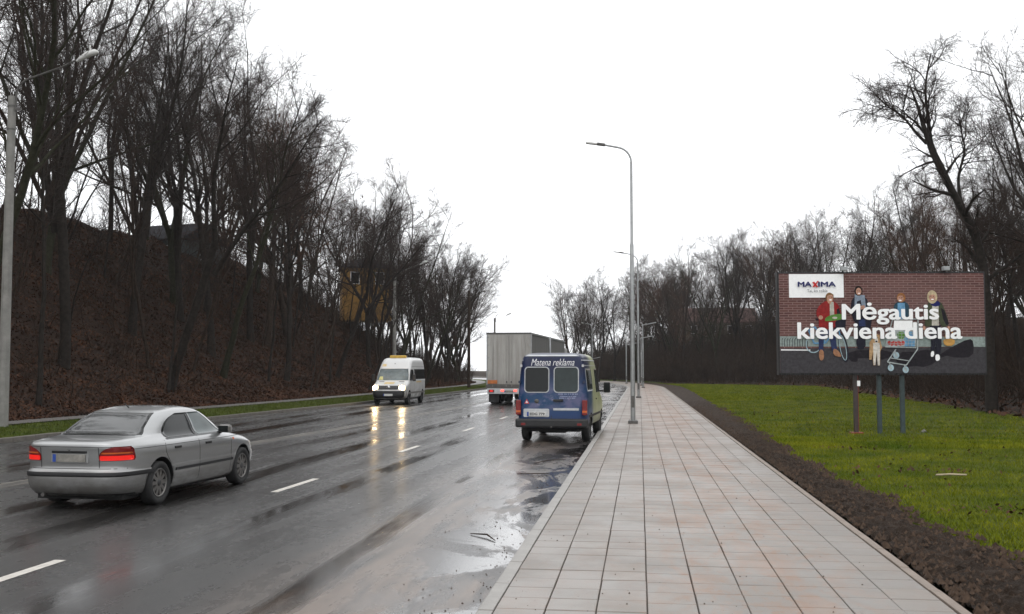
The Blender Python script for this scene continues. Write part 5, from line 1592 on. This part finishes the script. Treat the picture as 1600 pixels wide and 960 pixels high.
Print('logo_cross').poly('red', [(360, 168), (374, 164), (398, 196), (388, 201)]).poly('red', [(396, 158), (402, 162), (372, 200), (362, 196)]).build()
bb_text('Tai, ko reikia', 328, 456, 212, 234, 'grey', .0015)
bb_text('M\u0117gautis', 543, 1150, 294, 437, 'white', .022)
bb_text('kiekvien\u0105 dien\u0105'.replace('\u0105', 'a'), 262, 1292, 419, 528, 'white', .022)
# posts, lamps, fringe
for i, (x, mm) in enumerate(((-.76, 'post_red'), (-.07, 'post_grey'), (.60, 'post_grey'))):
    if 'post_grey' not in M:
        M['post_grey'] = mat('painted_post', (.030, .048, .050), .5, .3, 6); M['post_red'] = mat('brown_post', (.040, .028, .026), .5, .3, 6); M['red_edge'] = mat('red_primer', (.20, .022, .014), .5, .3, 6)
    ps = MB().box(x - .058, x + .058, .11, .23, 0, PZ, .008).build('post', M[mm], bb)
    if i == 0:
        MB().box(x + .053, x + .068, .105, .23, .1, PZ - .06).build('post_flange', M['red_edge'], ps)
        MB().box(x - .17, x + .17, .02, .33, .0, .07, .01).build('foot_plate', M['red_edge'], ps)
        MB().box(x + .03, x + .12, .085, .10, 1.42, 1.58, .003).build('notice', M['p_white'], ps)
for x in (-1.12, 1.85):
    a = MB().tube([(x, .15, PZ + PH), (x, -.10, PZ + PH + .14)], .018, 8).build('lamp_bracket', M['black'], bb)
    MB().box(x - .10, x + .10, -.20, -.06, PZ + PH + .07, PZ + PH + .19, .015).build('floodlight', M['galv'], a)
for k in range(46):
    x = -PW / 2 + PW * (k + .5) / 46
    for z in (PZ + PH + .03, PZ - .04):
        MB().box(x - .018 + rnd.gauss(0, .01), x + .018, -.012, .03, z - .02, z + .035).build('tie', M['black'], bb)

# ---------------------------------------------------------------- houses among the trees
M['yellow_wall'] = mat('yellow_render', (.27, .145, .03), .8, .25, 2.5)
M['slate'] = mat('dark_roof', (.030, .030, .034), .9, .3, 4, spec=.05)
M['grey_wall'] = mat('grey_boards', (.042, .052, .053), .7, .25, 3)
M['pink_roof'] = mat('red_tiles', (.13, .07, .06), .7, .3, 3)
M['ochre'] = mat('ochre_wall', (.13, .11, .08), .8, .25, 2)
def house(loc, rz, wd, dp, hh, rh, wm, rm, label, hip=True, wins=2):
    e = empty('house', loc, rz, label, 'house')
    MB().box(-wd / 2, wd / 2, -dp / 2, dp / 2, -3, hh).build('wall', M[wm], e)
    o_ = .35; x, y = wd / 2 + o_, dp / 2 + o_
    rx = wd / 2 * (.12 if hip else 1.0) + (0 if hip else o_)
    V = [(-x, -y, hh), (x, -y, hh), (x, y, hh), (-x, y, hh), (-rx, 0, hh + rh), (rx, 0, hh + rh), (-x, -y, hh - .12), (x, -y, hh - .12), (x, y, hh - .12), (-x, y, hh - .12)]
    MB().add(V, [(0, 1, 5, 4), (1, 2, 5), (2, 3, 4, 5), (3, 0, 4), (6, 7, 1, 0), (7, 8, 2, 1), (8, 9, 3, 2), (9, 6, 0, 3), (9, 8, 7, 6)]).build('roof', M[rm], e)
    for k in range(wins):
        cx = -wd / 2 + wd * (k + .5) / wins
        f = MB().box(cx - .5, cx + .5, -dp / 2 - .06, -dp / 2 + .02, hh - 1.9, hh - .55, .01).build('window', M['p_white'], e)
        MB().box(cx - .43, cx + .43, -dp / 2 - .075, -dp / 2, hh - 1.83, hh - .62).build('pane', M['glass_dark'], f)
        f = MB().box(wd / 2 - .02, wd / 2 + .06, -.5, .5, hh - 1.9, hh - .55, .01).build('window', M['p_white'], e) if k == 0 else f
    return e
house((-30.6, 112, 10.3), R(20), 5.4, 5.0, 2.9, 1.3, 'yellow_wall', 'slate', 'small yellow house with dark pyramid roof among the left trees')
house((-40.5, 86, 10.9), R(-12), 5.2, 6.0, 2.2, 1.7, 'grey_wall', 'slate', 'grey house half hidden by trunks on top of the left hill', False)
house((13, 176, 5.5), R(6), 12, 8, 4.2, 2.6, 'ochre', 'pink_roof', 'ochre house with reddish roof far behind the trees right of the lamps', False, 4)

# ---------------------------------------------------------------- damp air
hz = bpy.data.materials.new('damp_air'); hz.use_nodes = True
hz.node_tree.nodes.clear()
ho = hz.node_tree.nodes.new('ShaderNodeOutputMaterial'); hv = hz.node_tree.nodes.new('ShaderNodeVolumePrincipled')
hv.inputs['Color'].default_value = (.95, .96, .98, 1); hv.inputs['Density'].default_value = HAZE
hz.node_tree.links.new(hv.outputs[0], ho.inputs['Volume'])
tag(MB().box(-140, 140, -40, 330, -1.7, 46).build('haze', hz), 'thin grey damp air over the whole road', kind='stuff')
